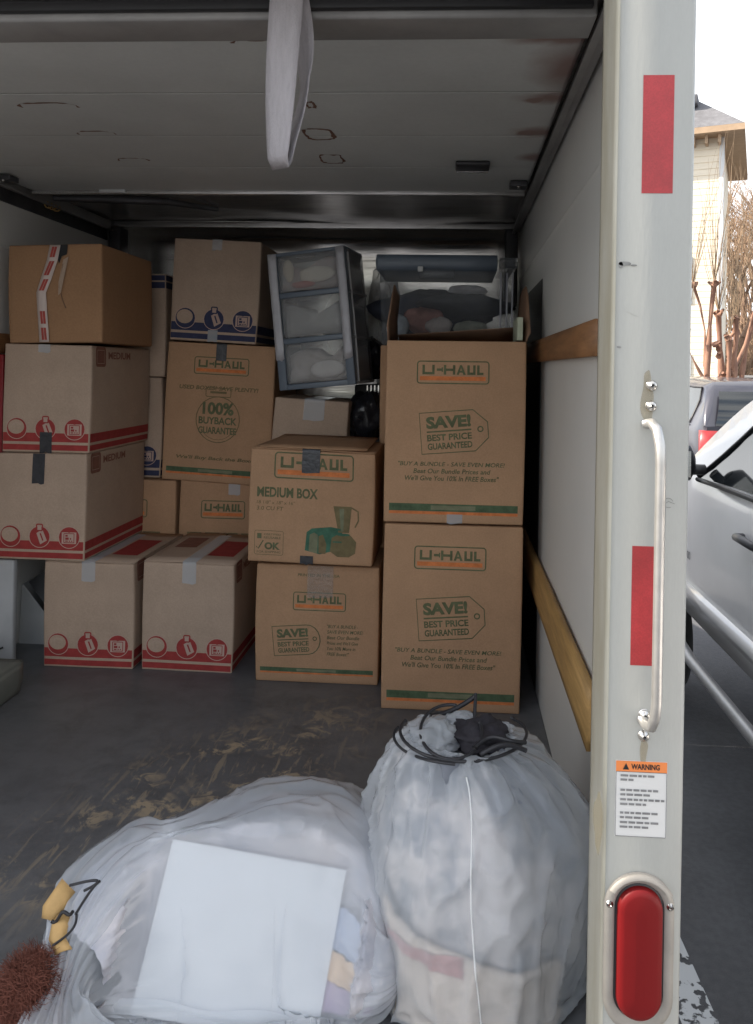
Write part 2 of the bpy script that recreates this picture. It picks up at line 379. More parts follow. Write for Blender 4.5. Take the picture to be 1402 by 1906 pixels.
def pr_large(F, w, d, h):
    f = F['front']
    f.logo(w * .225, h * .765, w * .735, h * .885)
    f.save_tag(w * .27, h * .375, w * .76, h * .60)
    f.text('"BUY A BUNDLE - SAVE EVEN MORE!', w * .10, h * .312, w * .86, h * .336, GREEN, bold=.012, shear=.2)
    f.text('Beat Our Bundle Prices and', w * .21, h * .272, w * .76, h * .298, GREEN, bold=.012, shear=.2)
    f.text("We'll Give You 10% In FREE Boxes\"", w * .15, h * .232, w * .82, h * .26, GREEN, bold=.012, shear=.2)
    f.banner(w, h * .065, h * .105)
def pr_buyback(F, w, d, h):
    f = F['front']
    f.logo(w * .26, h * .78, w * .76, h * .90)
    f.text('USED BOXES? SAVE PLENTY!', w * .13, h * .665, w * .86, h * .695, OLIVE, bold=.03, shear=.15)
    cx, cy, r = w * .50, h * .455, w * .2
    f.ring(cx, cy, r, .004, OLIVE, ry=r * 1.05); f.rrect(cx - r * .6, cy + r * 1.05, cx + r * .55, cy + r * 1.45, .006, .0035, OLIVE)
    f.rect(cx - r * .4, cy + r * 1.2, cx + r * .35, cy + r * 1.3, OLIVE); f.ring(cx, cy - r * .1, r * .82, .002, OLIVE, a0=205, a1=335)
    f.text('100%', cx - r * .72, cy + r * .22, cx + r * .72, cy + r * .8, GREEN, bold=.04)
    f.text('BUYBACK', cx - r * .88, cy - r * .22, cx + r * .88, cy + r * .12, GREEN, bold=.03)
    f.text('GUARANTEE', cx - r * .88, cy - r * .66, cx + r * .88, cy - r * .34, GREEN, bold=.03)
    f.text("We'll Buy Back the Boxes", w * .13, h * .155, w * .88, h * .188, OLIVE, bold=.03, shear=.2)
    f.banner(w, h * .065, h * .10)
def pr_plain_logo(F, w, d, h):
    f = F['front']; f.logo(w * .25, h * .74, w * .73, h * .86)
    for k in range(4): f.rect(w * (.1 + .2 * k), h * .60, w * (.26 + .2 * k), h * .64, OLIVE)
    f.banner(w, h * .065, h * .105)
def pr_save_small(F, w, d, h):
    f = F['front']; f.logo(w * .31, h * .62, w * .73, h * .77); f.save_tag(w * .16, h * .22, w * .55, h * .47, True)
    f.text('PRINTED IN THE USA', w * .34, h * .905, w * .68, h * .93, GREEN, bold=.01)
    for i, s in enumerate(('"BUY A BUNDLE -', 'SAVE EVEN MORE!', 'Beat Our Bundle', 'Prices and We\'ll Give', 'You 10% More in', 'FREE Boxes!"')):
        f.text(s, w * .585, h * (.475 - .047 * i), w * (.585 + (.25, .29, .26, .25, .23, .18)[i]), h * (.505 - .047 * i), GREEN, bold=.008, shear=.2)
    f.banner(w, h * .09, h * .125)
def pr_medium(F, w, d, h):
    f = F['front']; f.logo(w * .20, h * .745, w * .825, h * .965)
    f.text('MEDIUM BOX', w * .065, h * .57, w * .55, h * .66, GREEN, bold=.035)
    f.text('18 1/8" x 18" x 16"', w * .065, h * .51, w * .37, h * .54, OLIVE, bold=.005, shear=.1)
    f.text('3.0 CU FT', w * .065, h * .455, w * .28, h * .49, OLIVE, bold=.012, shear=.1)
    f.rrect(w * .055, h * .065, w * .285, h * .275, .006, .0015, GREEN)
    f.rect(w * .075, h * .205, w * .11, h * .25, GREEN); f.text('CERTIFIED', w * .13, h * .235, w * .265, h * .252, GREEN, bold=.004)
    f.text('REUSABLE', w * .13, h * .205, w * .265, h * .225, GREEN, bold=.004)
    f.path([(w * .07, h * .135), (w * .085, h * .115), (w * .125, h * .19)], .004, GREEN, closed=False)
    f.text('OK', w * .135, h * .11, w * .26, h * .175, GREEN, bold=.05); f.text('FOR SHIPPING', w * .075, h * .08, w * .265, h * .098, GREEN, bold=.004)
    # toaster and blender drawing
    x, y = w * .46, h * .10
    f.poly([(x, y + h * .02), (x + w * .01, y + h * .18), (x + w * .05, y + h * .215), (x + w * .20, y + h * .235), (x + w * .29, y + h * .22), (x + w * .30, y + h * .05), (x + w * .12, y - h * .01)], TEAL)
    f.poly([(x + w * .03, y + h * .01), (x + w * .035, y + h * .16), (x + w * .07, y + h * .18), (x + w * .10, y + h * .16), (x + w * .10, y)], GREENWASH, 2)
    f.poly([(x + w * .11, y), (x + w * .105, y + h * .15), (x + w * .14, y + h * .165), (x + w * .17, y + h * .08), (x + w * .165, y - h * .005)], OLIVE, 2)
    f.poly([(x + w * .20, y + h * .02), (x + w * .21, y + h * .14), (x + w * .26, y + h * .175), (x + w * .36, y + h * .165), (x + w * .405, y + h * .11), (x + w * .40, y + h * .01), (x + w * .35, y - h * .025), (x + w * .26, y - h * .025)], OLIVE, 2)
    f.disc(x + w * .30, y + h * .172, w * .055, TEAL, 3, ry=h * .012); f.rect(x + w * .22, y + h * .10, x + w * .29, y + h * .112, TEAL, 3)
    f.poly([(x + w * .26, y + h * .19), (x + w * .215, y + h * .42), (x + w * .36, y + h * .42), (x + w * .345, y + h * .19)], OLIVE, 1)
    f.poly([(x + w * .28, y + h * .20), (x + w * .262, y + h * .40), (x + w * .30, y + h * .40), (x + w * .30, y + h * .20)], GREENWASH, 2)
    f.path([(x + w * .36, y + h * .41), (x + w * .41, y + h * .38), (x + w * .415, y + h * .30), (x + w * .39, y + h * .24)], .005, OLIVE, closed=False)
def pr_mover(color, side=True, sidecolor=None, flip=False, extra=''):
    def p(F, w, d, h):
        f = F['front']; g = F['right']
        if flip:
            for q, L_ in ((f, w), (g, d)):
                q.rect(.003, h * .86, L_ - .003, h * .92, color); q.rect(.003, h * .935, L_ - .003, h * .985, color)
            return
        f.mover(w, h, color); s2 = sidecolor or color
        g.rect(.004, h * .022, d - .003, h * .075, s2); g.rect(.004, h * .10, d - .003, h * .182, s2)
        if side:
            g.rrect(d * .07, h * .82, d * .20, h * .98, .006, .012, FADED); g.rect(d * .085, h * .84, d * .185, h * .96, FADED)
            g.text('MEDIUM', d * .25, h * .88, d * .62, h * .95, FADED, bold=.03)
    p.extra = extra; return p
# ------------------------------------------------------------------ the stacks of boxes
G_RED = 'pale moving boxes with red stripes'; G_BLUE = 'pale moving boxes with blue stripes'; G_KR = 'brown lettered moving boxes'
BZ = .384
carton(.331, .50, BZ, PALE, (-1.478, 2.71, 0), 0, seed=3, prints=pr_mover(RED, extra='top'), top=True, tapes=[('clear', .165, .05, .07, .46)], group=G_RED,
       label='red striped pale box on the floor under the leftmost stack')
carton(.331, .48, .393, PALE, (-1.117, 2.715, 0), 0, seed=4, prints=pr_mover(RED, extra='top'), top=True, tapes=[('clear', .17, .05, .075, .44)], group=G_RED,
       label='red striped pale box on the floor with nothing on its taped top', ry=R(.8))
carton(.330, .52, .385, PALE, (-1.655, 2.70, BZ + .003), R(-.0), seed=5, prints=pr_mover(RED), tapes=[('black', .155, .045, .11, 0)], group=G_RED,
       label='red striped box of the leftmost stack with a long black tape strip at its top')
carton(.325, .53, .393, PALE, (-1.645, 2.712, .775), 0, seed=6, prints=pr_mover(RED), tapes=[('clear', .15, .045, .03, 0), ('black', .165, .045, 0, -.075)], group=G_RED,
       label='red striped pale box in the leftmost stack directly under the plain brown box')

def torn_box():
    w, d, h = .345, .46, .355
    root = carton(w, d, h, BROWN, (-1.62, 2.70, 1.172), 0, seed=9, ry=R(-1.0), amp=.004,
                  label='plain brown box on top of the leftmost stack, torn open behind red and white tape')
    # crooked printed tape running down the front, and the torn hole
    tb = MB(); WT = mat('white_print_tape', (.60, .50, .45), .5, var=.06); RT = mat('red_print_tape', (.40, .06, .045), .5, var=.2, scale=40)
    pts = [(.170, .352), (.160, .30), (.138, .235), (.120, .18), (.124, .12), (.128, .06), (.132, .002)]
    P = [[Vector((x + dx, -.0075, z)) for dx in (-.014, 0, .026 if i < 3 else .022)] for i, (x, z) in enumerate(pts)]
    tb.grid(P, WT)
    for i in range(6):
        (x0, z0), (x1, z1) = pts[i], pts[i + 1]
        if i == 3: continue
        for dx in (.0, .010):
            tb.add([(x0 + dx - .0042, -.0085, z0 - .006), (x0 + dx + .0042, -.0085, z0 - .006), (x1 + dx + .0042, -.0085, z1 + .008), (x1 + dx - .0042, -.0085, z1 + .008)], [(0, 1, 2, 3)], RT)
    solidify(tb.build('tape', root), .0006)
    hb = MB(); hb.add([(.172, -.0062, .353), (.222, -.0062, .354), (.219, -.0062, .318), (.200, -.0062, .312), (.190, -.0062, .285), (.182, -.0062, .31)], [(0, 5, 4, 3, 2, 1)], BLACK)
    hb.build('hole_shade', root)  # flat black polygon, the shade inside the torn hole painted on the face
    cb = MB(); cr = [(.205, .285), (.196, .24), (.190, .20), (.200, .16), (.214, .125)]
    cb.tube([(x, -.005, z) for x, z in cr], .0022, INNER, 5)
    P = [[Vector((.205 - .0, -.005, .30)), Vector((.225, -.006, .31))], [Vector((.188, -.006, .22)), Vector((.212, -.013, .235))], [Vector((.186, -.006, .17)), Vector((.198, -.009, .18))]]
    cb.grid(P, PALE); cb.build('tear', root)
torn_box()

carton(.455, .457, .61, KRAFT, (-1.642, 3.22, 0), 0, seed=11, prints=pr_plain_logo, group=G_KR, label='large brown lettered box at the back, mostly hidden by the leftmost stack')
carton(.385, .457, .61, KRAFT, (-1.168, 3.225, 0), 0, seed=12, prints=pr_plain_logo, tapes=[('clear', .235, .05, .06, .3)], group=G_KR,
       label='large brown lettered box standing behind the red striped bottom boxes, below the buyback guarantee box')
G_tall = R(2.6)
carton(.462, .457, .590, KRAFT, (-1.248, 3.21, .615), 0, seed=13, ry=G_tall, prints=pr_buyback, tapes=[('black', .232, .045, .075, .3)], group=G_KR,
       label='leaning brown box printed with 100% BUYBACK GUARANTEE, black tape over its logo')
carton(.372, .40, .432, PALE, (-1.218, 3.20, 1.211), 0, seed=14, ry=R(2.6), prints=pr_mover(BLUE, side=False, sidecolor=BLUE), tapes=[('clear', .185, .042, .045, .3), ('clear', .185, .042, 0, -.05)], group=G_BLUE,
       label='blue striped pale box on top of the buyback guarantee box')
carton(.355, .30, .435, PALE, (-1.625, 3.26, .612), 0, seed=15, prints=pr_mover(BLUE, side=False, sidecolor=BLUE), group=G_BLUE,
       label='lower blue striped box in the gap behind the leftmost stack')
carton(.365, .30, .448, PALE, (-1.625, 3.26, 1.05), 0, seed=16, prints=pr_mover(BLUE, flip=True), group=G_BLUE,
       label='upside down blue striped box in the gap behind the leftmost stack')
carton(.430, .42, .410, KRAFT, (-.682, 2.66, 0), R(-.2), seed=17, prints=pr_save_small, tapes=[('shiny', .225, .09, .11, 0)], group=G_KR,
       label='brown box on the floor printed SAVE!, under the medium box')
mroot = carton(.430, .42, .390, KRAFT, (-.706, 2.61, .432), R(0.), seed=18, ry=R(1.1), prints=pr_medium, tapes=[('black', .21, .062, .078, .30), ('black', .205, .045, 0, -.028)], group=G_KR, top=True,
       label='brown box printed MEDIUM BOX with a blender and toaster drawing, black tape on top')
ob = MB()
ob.gridbox(lin(.03, .40, 5), lin(.012, .40, 5), [.3935, .3975], KRAFT, Matrix.Rotation(R(1.5), 4, 'X'), .0006); ob.build('loose_flap', mroot)
carton(.446, .45, .600, KRAFT, (-.222, 2.48, 0), 0, seed=19, prints=pr_large, group=G_KR, label='large brown box on the floor printed SAVE!, lower one of the right hand pair', amp=.002)

def open_box():
    w, d, h = .449, .45, .590
    root = carton(w, d, h, KRAFT, (-.225, 2.48, .606), 0, seed=20, prints=pr_large, opened=True, group=G_KR, amp=.002, tapes=[('clear', .23, .05, 0, -.03)],
                  label='large brown box with open top flaps, upper one of the right hand pair')
    fb = MB(); P = [[Vector((0, y, h)), Vector((-.004, y + .01, h + hh * .5)), Vector((.004, y + (.02 if y < .2 else 0), h + hh))] for y, hh in ((.03, .10), (.10, .16), (.20, .20), (.30, .19), (.44, .18))]
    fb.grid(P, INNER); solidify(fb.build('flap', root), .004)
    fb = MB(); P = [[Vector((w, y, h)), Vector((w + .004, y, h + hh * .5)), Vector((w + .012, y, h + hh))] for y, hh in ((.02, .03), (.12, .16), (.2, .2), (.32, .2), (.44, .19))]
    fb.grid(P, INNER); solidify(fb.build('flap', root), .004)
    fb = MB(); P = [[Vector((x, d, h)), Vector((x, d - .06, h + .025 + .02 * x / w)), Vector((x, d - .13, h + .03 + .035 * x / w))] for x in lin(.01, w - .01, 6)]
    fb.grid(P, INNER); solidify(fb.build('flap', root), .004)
open_box()
for i, (z, lb) in enumerate(((0, 'plain brown box hidden on the floor behind the right hand pair'), (.6, 'plain brown box carrying the clear tote, hidden behind the open box'))):
    carton(.50, .45, .595, KRAFT, (-.29, 2.97, z), 0, seed=30 + i, label=lb, group=G_KR)
carton(.30, .36, .50, KRAFT, (-.755, 3.12, 0), 0, seed=33, label='plain brown box hidden on the floor behind the medium box', group=G_KR)
carton(.305, .36, .475, PALE, (-.765, 3.12, .505), 0, seed=34, ry=R(3.5), tapes=[('clear', .165, .085, .085, .3)],
       label='pale box with wide clear tape under the leaning plastic drawers')

# ------------------------------------------------------------------ plastic drawer unit
BLUEG = mat('blue_grey_plastic', (.115, .145, .185), .35, var=.06, scale=8)
FROST = glass('frosted_drawer_plastic', (.55, .56, .57), .20, .15)
SILV = mat('silver_duct_tape', (.46, .46, .49), .42, .1, var=.1, scale=12, bump=.4, bscale=50)
def drawers():
    w, d, h = .315, .29, .545; root = empty('plastic_drawers', (-.698, 3.02, 1.006), (R(1), R(-6.0), R(-8)))
    tag(root, 'leaning three drawer plastic unit with blue grey frame and silver tape down its front', 'drawer unit')
    mb = MB(); t = .034
    for x0 in (0, w - t): mb.box((x0, 0, 0), (x0 + t, .03, h), BLUEG, bev=.004)
    n = 3; ph = h / n; bars = [0, ph, 2 * ph, h - .014]
    for i, z in enumerate(bars): mb.box((t - .004, .002, z if i < 3 else z), (w - t + .004, .034, z + (.022 if i < 3 else .0135)), BLUEG, bev=.003)
    mb.build('frame', root)
    s = MB(); BG = mat('dark_clear_plastic', (.10, .11, .12), .2, var=.2, scale=9)
    for x in (.003, w - .006):
        for i in range(3): s.gridbox([x, x + .003], lin(.032, d, 6), [i * ph + .004, i * ph + ph - .004], glass_side, None, .0003)
    s.gridbox([.003, w - .003], [d, d + .004], [0, h], glass_side, None, .0005); s.gridbox([.003, w - .003], [.03, d], [h - .002, h + .004], BLUEG, None, .001)
    for i in range(3): s.box((w - .010, .03, i * ph), (w + .004, d, i * ph + .012), glass_side, bev=.002)
    s.build('shell', root)
    RIB = mat('clear_plastic_edge', (.45, .45, .46), .25)
    rb = MB(); rb.tube([(w + .002, .045, .01), (w + .004, .05, h * .5), (w + .002, .045, h - .02)], .004, RIB, 6); rb.build('edge_rib', root)
    for i in range(3):
        z0, z1 = i * ph + .024, (i + 1) * ph - .001 if i < 2 else h - .015
        dr = MB(); P = [[Vector((x, .014 - .012 * math.sin(math.pi * (x - t) / (w - 2 * t)), z)) for x in lin(t, w - t, 10)] for z in lin(z0, z1, 4)]
        dr.grid(P, FROST); o = dr.build('drawer', root); solidify(o, -.003)
        hb = MB(); hb.gridbox(lin(w * .38, w * .62, 5), [-.006, .004], [z1 - .018, z1 - .010], FROST, None, .001); hb.build('handle', o)
    tb = MB()
    for x0, cut in ((-.0008, .125), (w - t - .0008, .105)):
        P = [[Vector((x0 + t * 1.03 * u + random.uniform(-.001, .001), -.0022 - random.uniform(0, .0012), z)) for u in (0, .33, .66, 1)] for z in lin(cut, h - .002, 14)]
        P[0] = [p + Vector((0, 0, random.uniform(-.012, .008))) for p in P[0]]
        tb = MB(); tb.grid(P, SILV); solidify(tb.build('tape', root), .0006)
    # clothes inside each drawer
    for i, (c, lb) in enumerate((((.50, .47, .45), 'white cloth folded in the lowest plastic drawer'), ((.30, .30, .29), 'grey cloth filling the middle plastic drawer'), ((.38, .36, .34), 'grey cloth filling the top plastic drawer'))):
        cb = MB(); m = mat('drawer_cloth_%d' % i, c, .9, var=.2, scale=14, col2=((.36, .31, .28), (.34, .34, .33), (.42, .28, .26))[i], bump=.4, bscale=20)
        P = []
        for a in range(13):
            row = []
            for b in range(9):
                u = a / 12; v = b / 8
                row.append(Vector((t + .008 + u * (w - 2 * t - .016), .03 + .02 * noise.noise(Vector((u * 3, v * 3, i * 5))) + .015 * v, i * ph + .03 + v * (ph - .05) * (.8 + .15 * math.sin(u * 7 + i)))))
            P.append(row)
        cb.grid(P, m); o = cb.build('folded_clothes', None); solidify(o, -.05)
        o.matrix_world = Matrix.LocRotScale(root.location, root.rotation_euler.to_quaternion(), None)
        tag(o, lb, 'clothes', 'clothes in the plastic drawers')
    for i, (cx, cz, sx, sz, c, lb) in enumerate(((.075, 2 * ph + .11, .022, .045, (.62, .55, .42), 'small cream garment at the left of the top plastic drawer'), (.19, 2 * ph + .085, .075, .032, (.60, .54, .44), 'larger cream garment in the middle of the top plastic drawer'), (.13, 2 * ph + .05, .05, .014, (.42, .12, .09), 'red garment under the cream ones in the top plastic drawer'), (.20, .07, .07, .035, (.62, .60, .58), 'white rolled garment in the lowest plastic drawer'))):
        cb = MB(); P = [[Vector((cx + sx * math.cos(R(q * 15)) * math.cos(R(p * 18 - 90)) * (1 + .2 * noise.noise(Vector((q * .4, p * .5, i)))), .022 + .010 * math.sin(R(q * 15)) * math.cos(R(p * 18 - 90)), cz + sz * math.sin(R(p * 18 - 90)))) for q in range(24)] for p in range(11)]
        cb.grid(P, mat('garment_%d' % i, c, .9, var=.12, scale=20, bump=.3), closeu=True); o = cb.build('garment')
        o.matrix_world = Matrix.LocRotScale(root.location, root.rotation_euler.to_quaternion(), None); tag(o, lb, 'garment', 'clothes in the plastic drawers')
glass_side = glass('smoky_clear_plastic', (.34, .35, .37), .45, .10)
drawers()

# ------------------------------------------------------------------ clear tote with a blue grey lid, and its contents
def tote():
    root = empty('storage_tote', (-.305, 2.975, 1.198)); tag(root, 'clear plastic storage tote with blue grey lid behind the open box', 'storage tote')
    w, d, h = .525, .38, .33; CP = glass('clear_tote_plastic', (.26, .28, .31), .20, .06)
    mb = MB(); P = []
    for z, s in ((0, .022), (.02, .014), (h * .7, .004), (h - .03, 0)):
        P.append([Vector((x0 + (s if x0 < w / 2 else -s), y0 + (s if y0 < d / 2 else -s), z)) for x0, y0 in ((.02, 0), (w - .02, 0), (w, .02), (w, d - .02), (w - .02, d), (.02, d), (0, d - .02), (0, .02))])
    mb.grid(P, CP, False, closeu=True); mb.add(P[0], [tuple(range(8))], CP); mb.build('tub', root)
    lb = MB(); lb.gridbox([-.012, -.002] + lin(.01, w - .07, 4) + [w - .065], [-.014, -.004, d, d + .01], [h - .045, h - .02, h, h + .018], BLUEG, None, .003)
    lb.gridbox([w - .06, w, w + .012], [-.014, 0, d], [h - .03, h, h + .010], CP, None, .003); lb.build('lid', root)
    hb = MB(); hb.box((w * .30, -.022, h - .075), (w * .56, -.002, h - .038), CP, bev=.004); hb.box((w * .29, -.026, h - .05), (w * .33, -.014, h - .03), WHITE, bev=.003); hb.build('latch', root)
    rb = MB()
    for x in (w * .90, w * .945, w * .985): rb.tube([(x, -.006, .03), (x, -.010, h * .5), (x, -.006, h * .85)], .004, CLEAR_RIB, 6)
    rb.build('rib', root)
    lm = [('dark folded cloth on the right inside the clear tote', (.62, .45), (.20, .16, .055), (.045, .05, .06), .16), ('dark blue cloth at the back of the clear tote', (.35, .6), (.24, .12, .09), (.04, .045, .065), .14),
          ('pink cloth low in the clear tote', (.34, .22), (.085, .06, .05), (.42, .22, .19), .10), ('white packet standing in front in the clear tote', (.44, .10), (.055, .03, .035), (.55, .50, .48), .075), ('pale crumpled bag at the left inside the clear tote', (.14, .10), (.045, .03, .04), (.36, .40, .44), .075),
          ('greenish grey packet low at the right in the clear tote', (.68, .10), (.07, .03, .025), (.30, .32, .26), .07), ('light grey sleeve lying high in the clear tote', (.66, .12), (.075, .02, .018), (.36, .36, .38), .22)]
    for i, (lb_, (fx, fy), (sx, sy, sz), c, cz) in enumerate(lm):
        cb = MB(); P = []
        for p in range(13):
            t_ = R(p * 15 - 90); row = []
            for q in range(24):
                a = R(q * 15); n_ = 1 + .28 * noise.noise(Vector((math.cos(a) * 1.7, math.sin(a) * 1.7, p * .35 + i * 7)))
                row.append(Vector((w * fx + sx * math.cos(a) * math.cos(t_) * n_, d * fy + sy * math.sin(a) * math.cos(t_) * n_ + .015, max(.008, cz + sz * math.sin(t_) * n_))))
            P.append(row)
        cb.grid(P, mat('tote_cloth_%d' % i, c, .8, var=.25, scale=18, bump=.5, bscale=25), closeu=True); o = cb.build('folded_cloth' if i < 3 or i == 6 else 'packet')
        o.location = root.location; tag(o, lb_, 'clothes' if i < 3 or i == 6 else 'packet', 'things inside the clear tote')
CLEAR_RIB = glass('clear_rib_plastic', (.60, .60, .66), .5, .15)
tote()
# book / card edges standing in the open box
b = MB(); b.box((.196, 2.49, 1.20), (.214, 2.68, 1.275), mat('pale_green_card', (.45, .48, .36), .7, var=.05), bev=.002); tag(b.build('notebook'), 'pale green notebook standing at the right edge of the open box', 'notebook')

# black bags and clear sack in the dark gap between the drawers and the right hand pair
def blob(name, c, s, m, label, cat, seed=0, nz=.25, k=1.8, flat=0., nu=40, nv=24, group=None):
    mb = MB(); P = []
    for p in range(nv + 1):
        t_ = math.pi * (p / nv - .5); row = []
        for q in range(nu):
            a = 2 * math.pi * q / nu; dv = Vector((math.cos(a) * math.cos(t_), math.sin(a) * math.cos(t_), math.sin(t_)))
            n_ = 1 + nz * noise.noise(dv * k + Vector((seed * 3.1, 0, 0))) + nz * .35 * noise.noise(dv * k * 3 + Vector((seed, 4, 0)))
            v = Vector((c[0] + s[0] * dv.x * n_, c[1] + s[1] * dv.y * n_, c[2] + s[2] * dv.z * n_))
            v.z = max(v.z, flat); row.append(v)
        P.append(row)
    mb.grid(P, m, closeu=True); o = mb.build(name); tag(o, label, cat, group); return o
BB = mat('black_film', (.014, .014, .018), .22, var=.2, scale=12, bump=.7, bscale=22)
cr = MB(); x0, x1, y0, y1, z0, z1 = -.435, -.305, 3.3, 3.62, 0.0, 1.03; HOLE = mat('black_crate_plastic', (.02, .021, .024), .3)
cr.box((x0, y0, z0), (x1, y1, z1), BLACK, bev=.006)
for k in range(7):
    z = z1 - .012 - k * .022
    cr.box((x1 - .075, y0 - .006, z - .005), (x1, y0 - .001, z + .003), HOLE)
for k in range(5): cr.box((x1 - .012 - k * .016, y0 - .009, z1 - .17), (x1 - .007 - k * .016, y0 - .0062, z1), CHROME)
tag(cr.build('wire_crate'), 'tall black crate with a glinting wire corner beside the pale taped box', 'crate')
blob('black_bag', (-.37, 3.24, .90), (.085, .07, .11), BB, 'black plastic bag slumped in the dark gap left of the open box', 'bag', 3, flat=.0)
blob('black_pouch', (-.375, 3.43, 1.14), (.06, .10, .10), BB, 'soft black pouch standing beside the leaning plastic drawers', 'pouch', 5)
CS = film('clear_sack_film', (.55, .55, .56), .35, .12, .2, 1.0, 14)
blob('clear_sack', (-.335, 3.55, 1.30), (.075, .11, .27), CS, 'crumpled clear plastic sack standing between the drawers and the tote', 'sack', 8, .35, 2.2)

# left side: white panel, open white carton, red board
b = MB(); b.box((-1.695, 2.72, 0), (-1.600, 2.75, .378), mat('dull_white_board', (.46, .47, .48), .6), bev=.006); b.tube([(-1.655, 2.718, .07), (-1.643, 2.708, .055), (-1.632, 2.716, .06)], .004, BLACK, 6)
tag(b.build('foam_board'), 'thin white board with a small black hook standing against the left wall', 'board')
def open_white():
    root = empty('open_white_box', (-1.692, 2.92, 0)); tag(root, 'small white box with a dark slanted opening behind the bottom red striped box', 'box')
    WB = mat('grey_white_board', (.40, .41, .41), .6)
    mb = MB(); w, d = .165, .22; P = [[Vector((0, 0, 0)), Vector((w, 0, 0)), Vector((w, d, 0)), Vector((0, d, 0))], [Vector((.004, .01, .228)), Vector((w, .0, .05)), Vector((w, d, .08)), Vector((.004, d, .24))]]
    mb.grid(P, WB, False, closeu=True); mb.add(P[0], [(0, 1, 2, 3)], WB); solidify(mb.build('tub', root), .005)
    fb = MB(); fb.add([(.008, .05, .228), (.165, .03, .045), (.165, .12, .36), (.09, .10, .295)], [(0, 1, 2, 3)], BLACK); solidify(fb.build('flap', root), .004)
open_white()
b = MB(); b.box((-1.694, 2.73, .382), (-1.659, 3.05, 1.13), mat('red_board', (.22, .006, .010), .45, var=.1), bev=.002)
tag(b.build('red_board'), 'dark red board standing between the leftmost stack and the wall', 'board')

# ------------------------------------------------------------------ the moving truck
truck = empty('moving_truck', (0, 0, 0)); tag(truck, 'white box truck with its rear door rolled up and its cargo bay full of boxes', 'truck')
XL, XR, YR, YB, ZR = -1.70, .295, 1.0, 3.92, 1.80
# floor material with mud scuffs
def floor_mat():
    m = bpy.data.materials.new('scuffed_truck_floor'); m.use_nodes = True; n = m.node_tree.nodes; l = m.node_tree.links; b = n['Principled BSDF']
    tc = n.new('ShaderNodeTexCoord')
    def nz(sc, det=6, dist=0., rough=.6, stretch=None, rot=None):
        x = n.new('ShaderNodeTexNoise'); x.inputs['Scale'].default_value = sc; x.inputs['Detail'].default_value = det; x.inputs['Distortion'].default_value = dist; x.inputs['Roughness'].default_value = rough
        mp = n.new('ShaderNodeMapping'); l.new(tc.outputs['Object'], mp.inputs[0])
        if stretch: mp.inputs['Scale'].default_value = stretch
        if rot: mp.inputs['Rotation'].default_value = (0, 0, rot)
        l.new(mp.outputs[0], x.inputs[0]); return x
    def ramp(src, a, b_, v0=0, v1=1):
        r = n.new('ShaderNodeMapRange'); r.inputs[1].default_value = a; r.inputs[2].default_value = b_; r.inputs[3].default_value = v0; r.inputs[4].default_value = v1; l.new(src, r.inputs[0]); return r.outputs[0]
    def mth(op, a, b_):
        r = n.new('ShaderNodeMath'); r.operation = op; r.use_clamp = True
        for i, q in enumerate((a, b_)):
            if isinstance(q, (int, float)): r.inputs[i].default_value = q
            else: l.new(q, r.inputs[i])
        return r.outputs[0]
    def mix(f, c1, c2):
        r = n.new('ShaderNodeMix'); r.data_type = 'RGBA'; l.new(f, r.inputs[0])
        for s_, c in ((6, c1), (7, c2)):
            if isinstance(c, tuple): r.inputs[s_].default_value = (*c, 1)
            else: l.new(c, r.inputs[s_])
        return r.outputs[2]
    base = mix(ramp(nz(2.2).outputs[0], .35, .65), (.112, .118, .128), (.162, .165, .17))
    base = mix(ramp(nz(9, 8, .4, .7).outputs[0], .45, .75), base, (.088, .090, .095))
    # area mask: scuffs follow a diagonal trail
    def trail(cx, cy, sx, sy, rot):
        mp = n.new('ShaderNodeMapping'); mp.vector_type = 'TEXTURE'; mp.inputs['Location'].default_value = (cx, cy, 0); mp.inputs['Rotation'].default_value = (0, 0, rot); mp.inputs['Scale'].default_value = (sx, sy, 10)
        l.new(tc.outputs['Object'], mp.inputs[0]); g = n.new('ShaderNodeTexGradient'); g.gradient_type = 'SPHERICAL'; l.new(mp.outputs[0], g.inputs[0]); return g.outputs[1]
    t1 = trail(-.64, 1.98, .75, .30, R(56)); t2 = trail(-.72, 1.78, .45, .16, R(50))
    area = mth('MAXIMUM', ramp(t1, .0, .55), 0)
    dirt = ramp(nz(12, 10, 1.1, .72, (1, 1, 1)).outputs[0], .50, .57); streak = ramp(nz(9, 6, .6, .6, (6, .8, 1), R(-35)).outputs[0], .56, .62)
    d1 = mth('MULTIPLY', mth('MULTIPLY', dirt, ramp(nz(4, 4, .5).outputs[0], .45, .55)), area)
    d2 = mth('MULTIPLY', mth('MULTIPLY', streak, area), .55)
    d3 = mth('MULTIPLY', ramp(nz(34, 5, .2, .7).outputs[0], .70, .74), .55)
    dd = mth('MAXIMUM', mth('MAXIMUM', d1, d2), d3)
    col = mix(dd, base, (.40, .32, .22)); l.new(col, b.inputs['Base Color'])
    l.new(ramp(dd, 0, 1, .42, .9), b.inputs['Roughness'])
    bp = n.new('ShaderNodeBump'); bp.inputs['Strength'].default_value = .25; bp.inputs['Distance'].default_value = .004; l.new(nz(14).outputs[0], bp.inputs['Height']); l.new(bp.outputs[0], b.inputs['Normal'])
    return m
mb = MB(); mb.gridbox([XL, XL + .01, -.7, XR - .01, XR], [YR, YR + .01, 2.4, YB - .01, YB], [-.06, -.01, 0], floor_mat(), None, .0); mb.build('floor', truck)
mb = MB(); mb.box((XR, YR + .11, -.12), (XR + .012, YB + .1, ZR + .10), WPAINT); mb.build('outer_panel', truck)
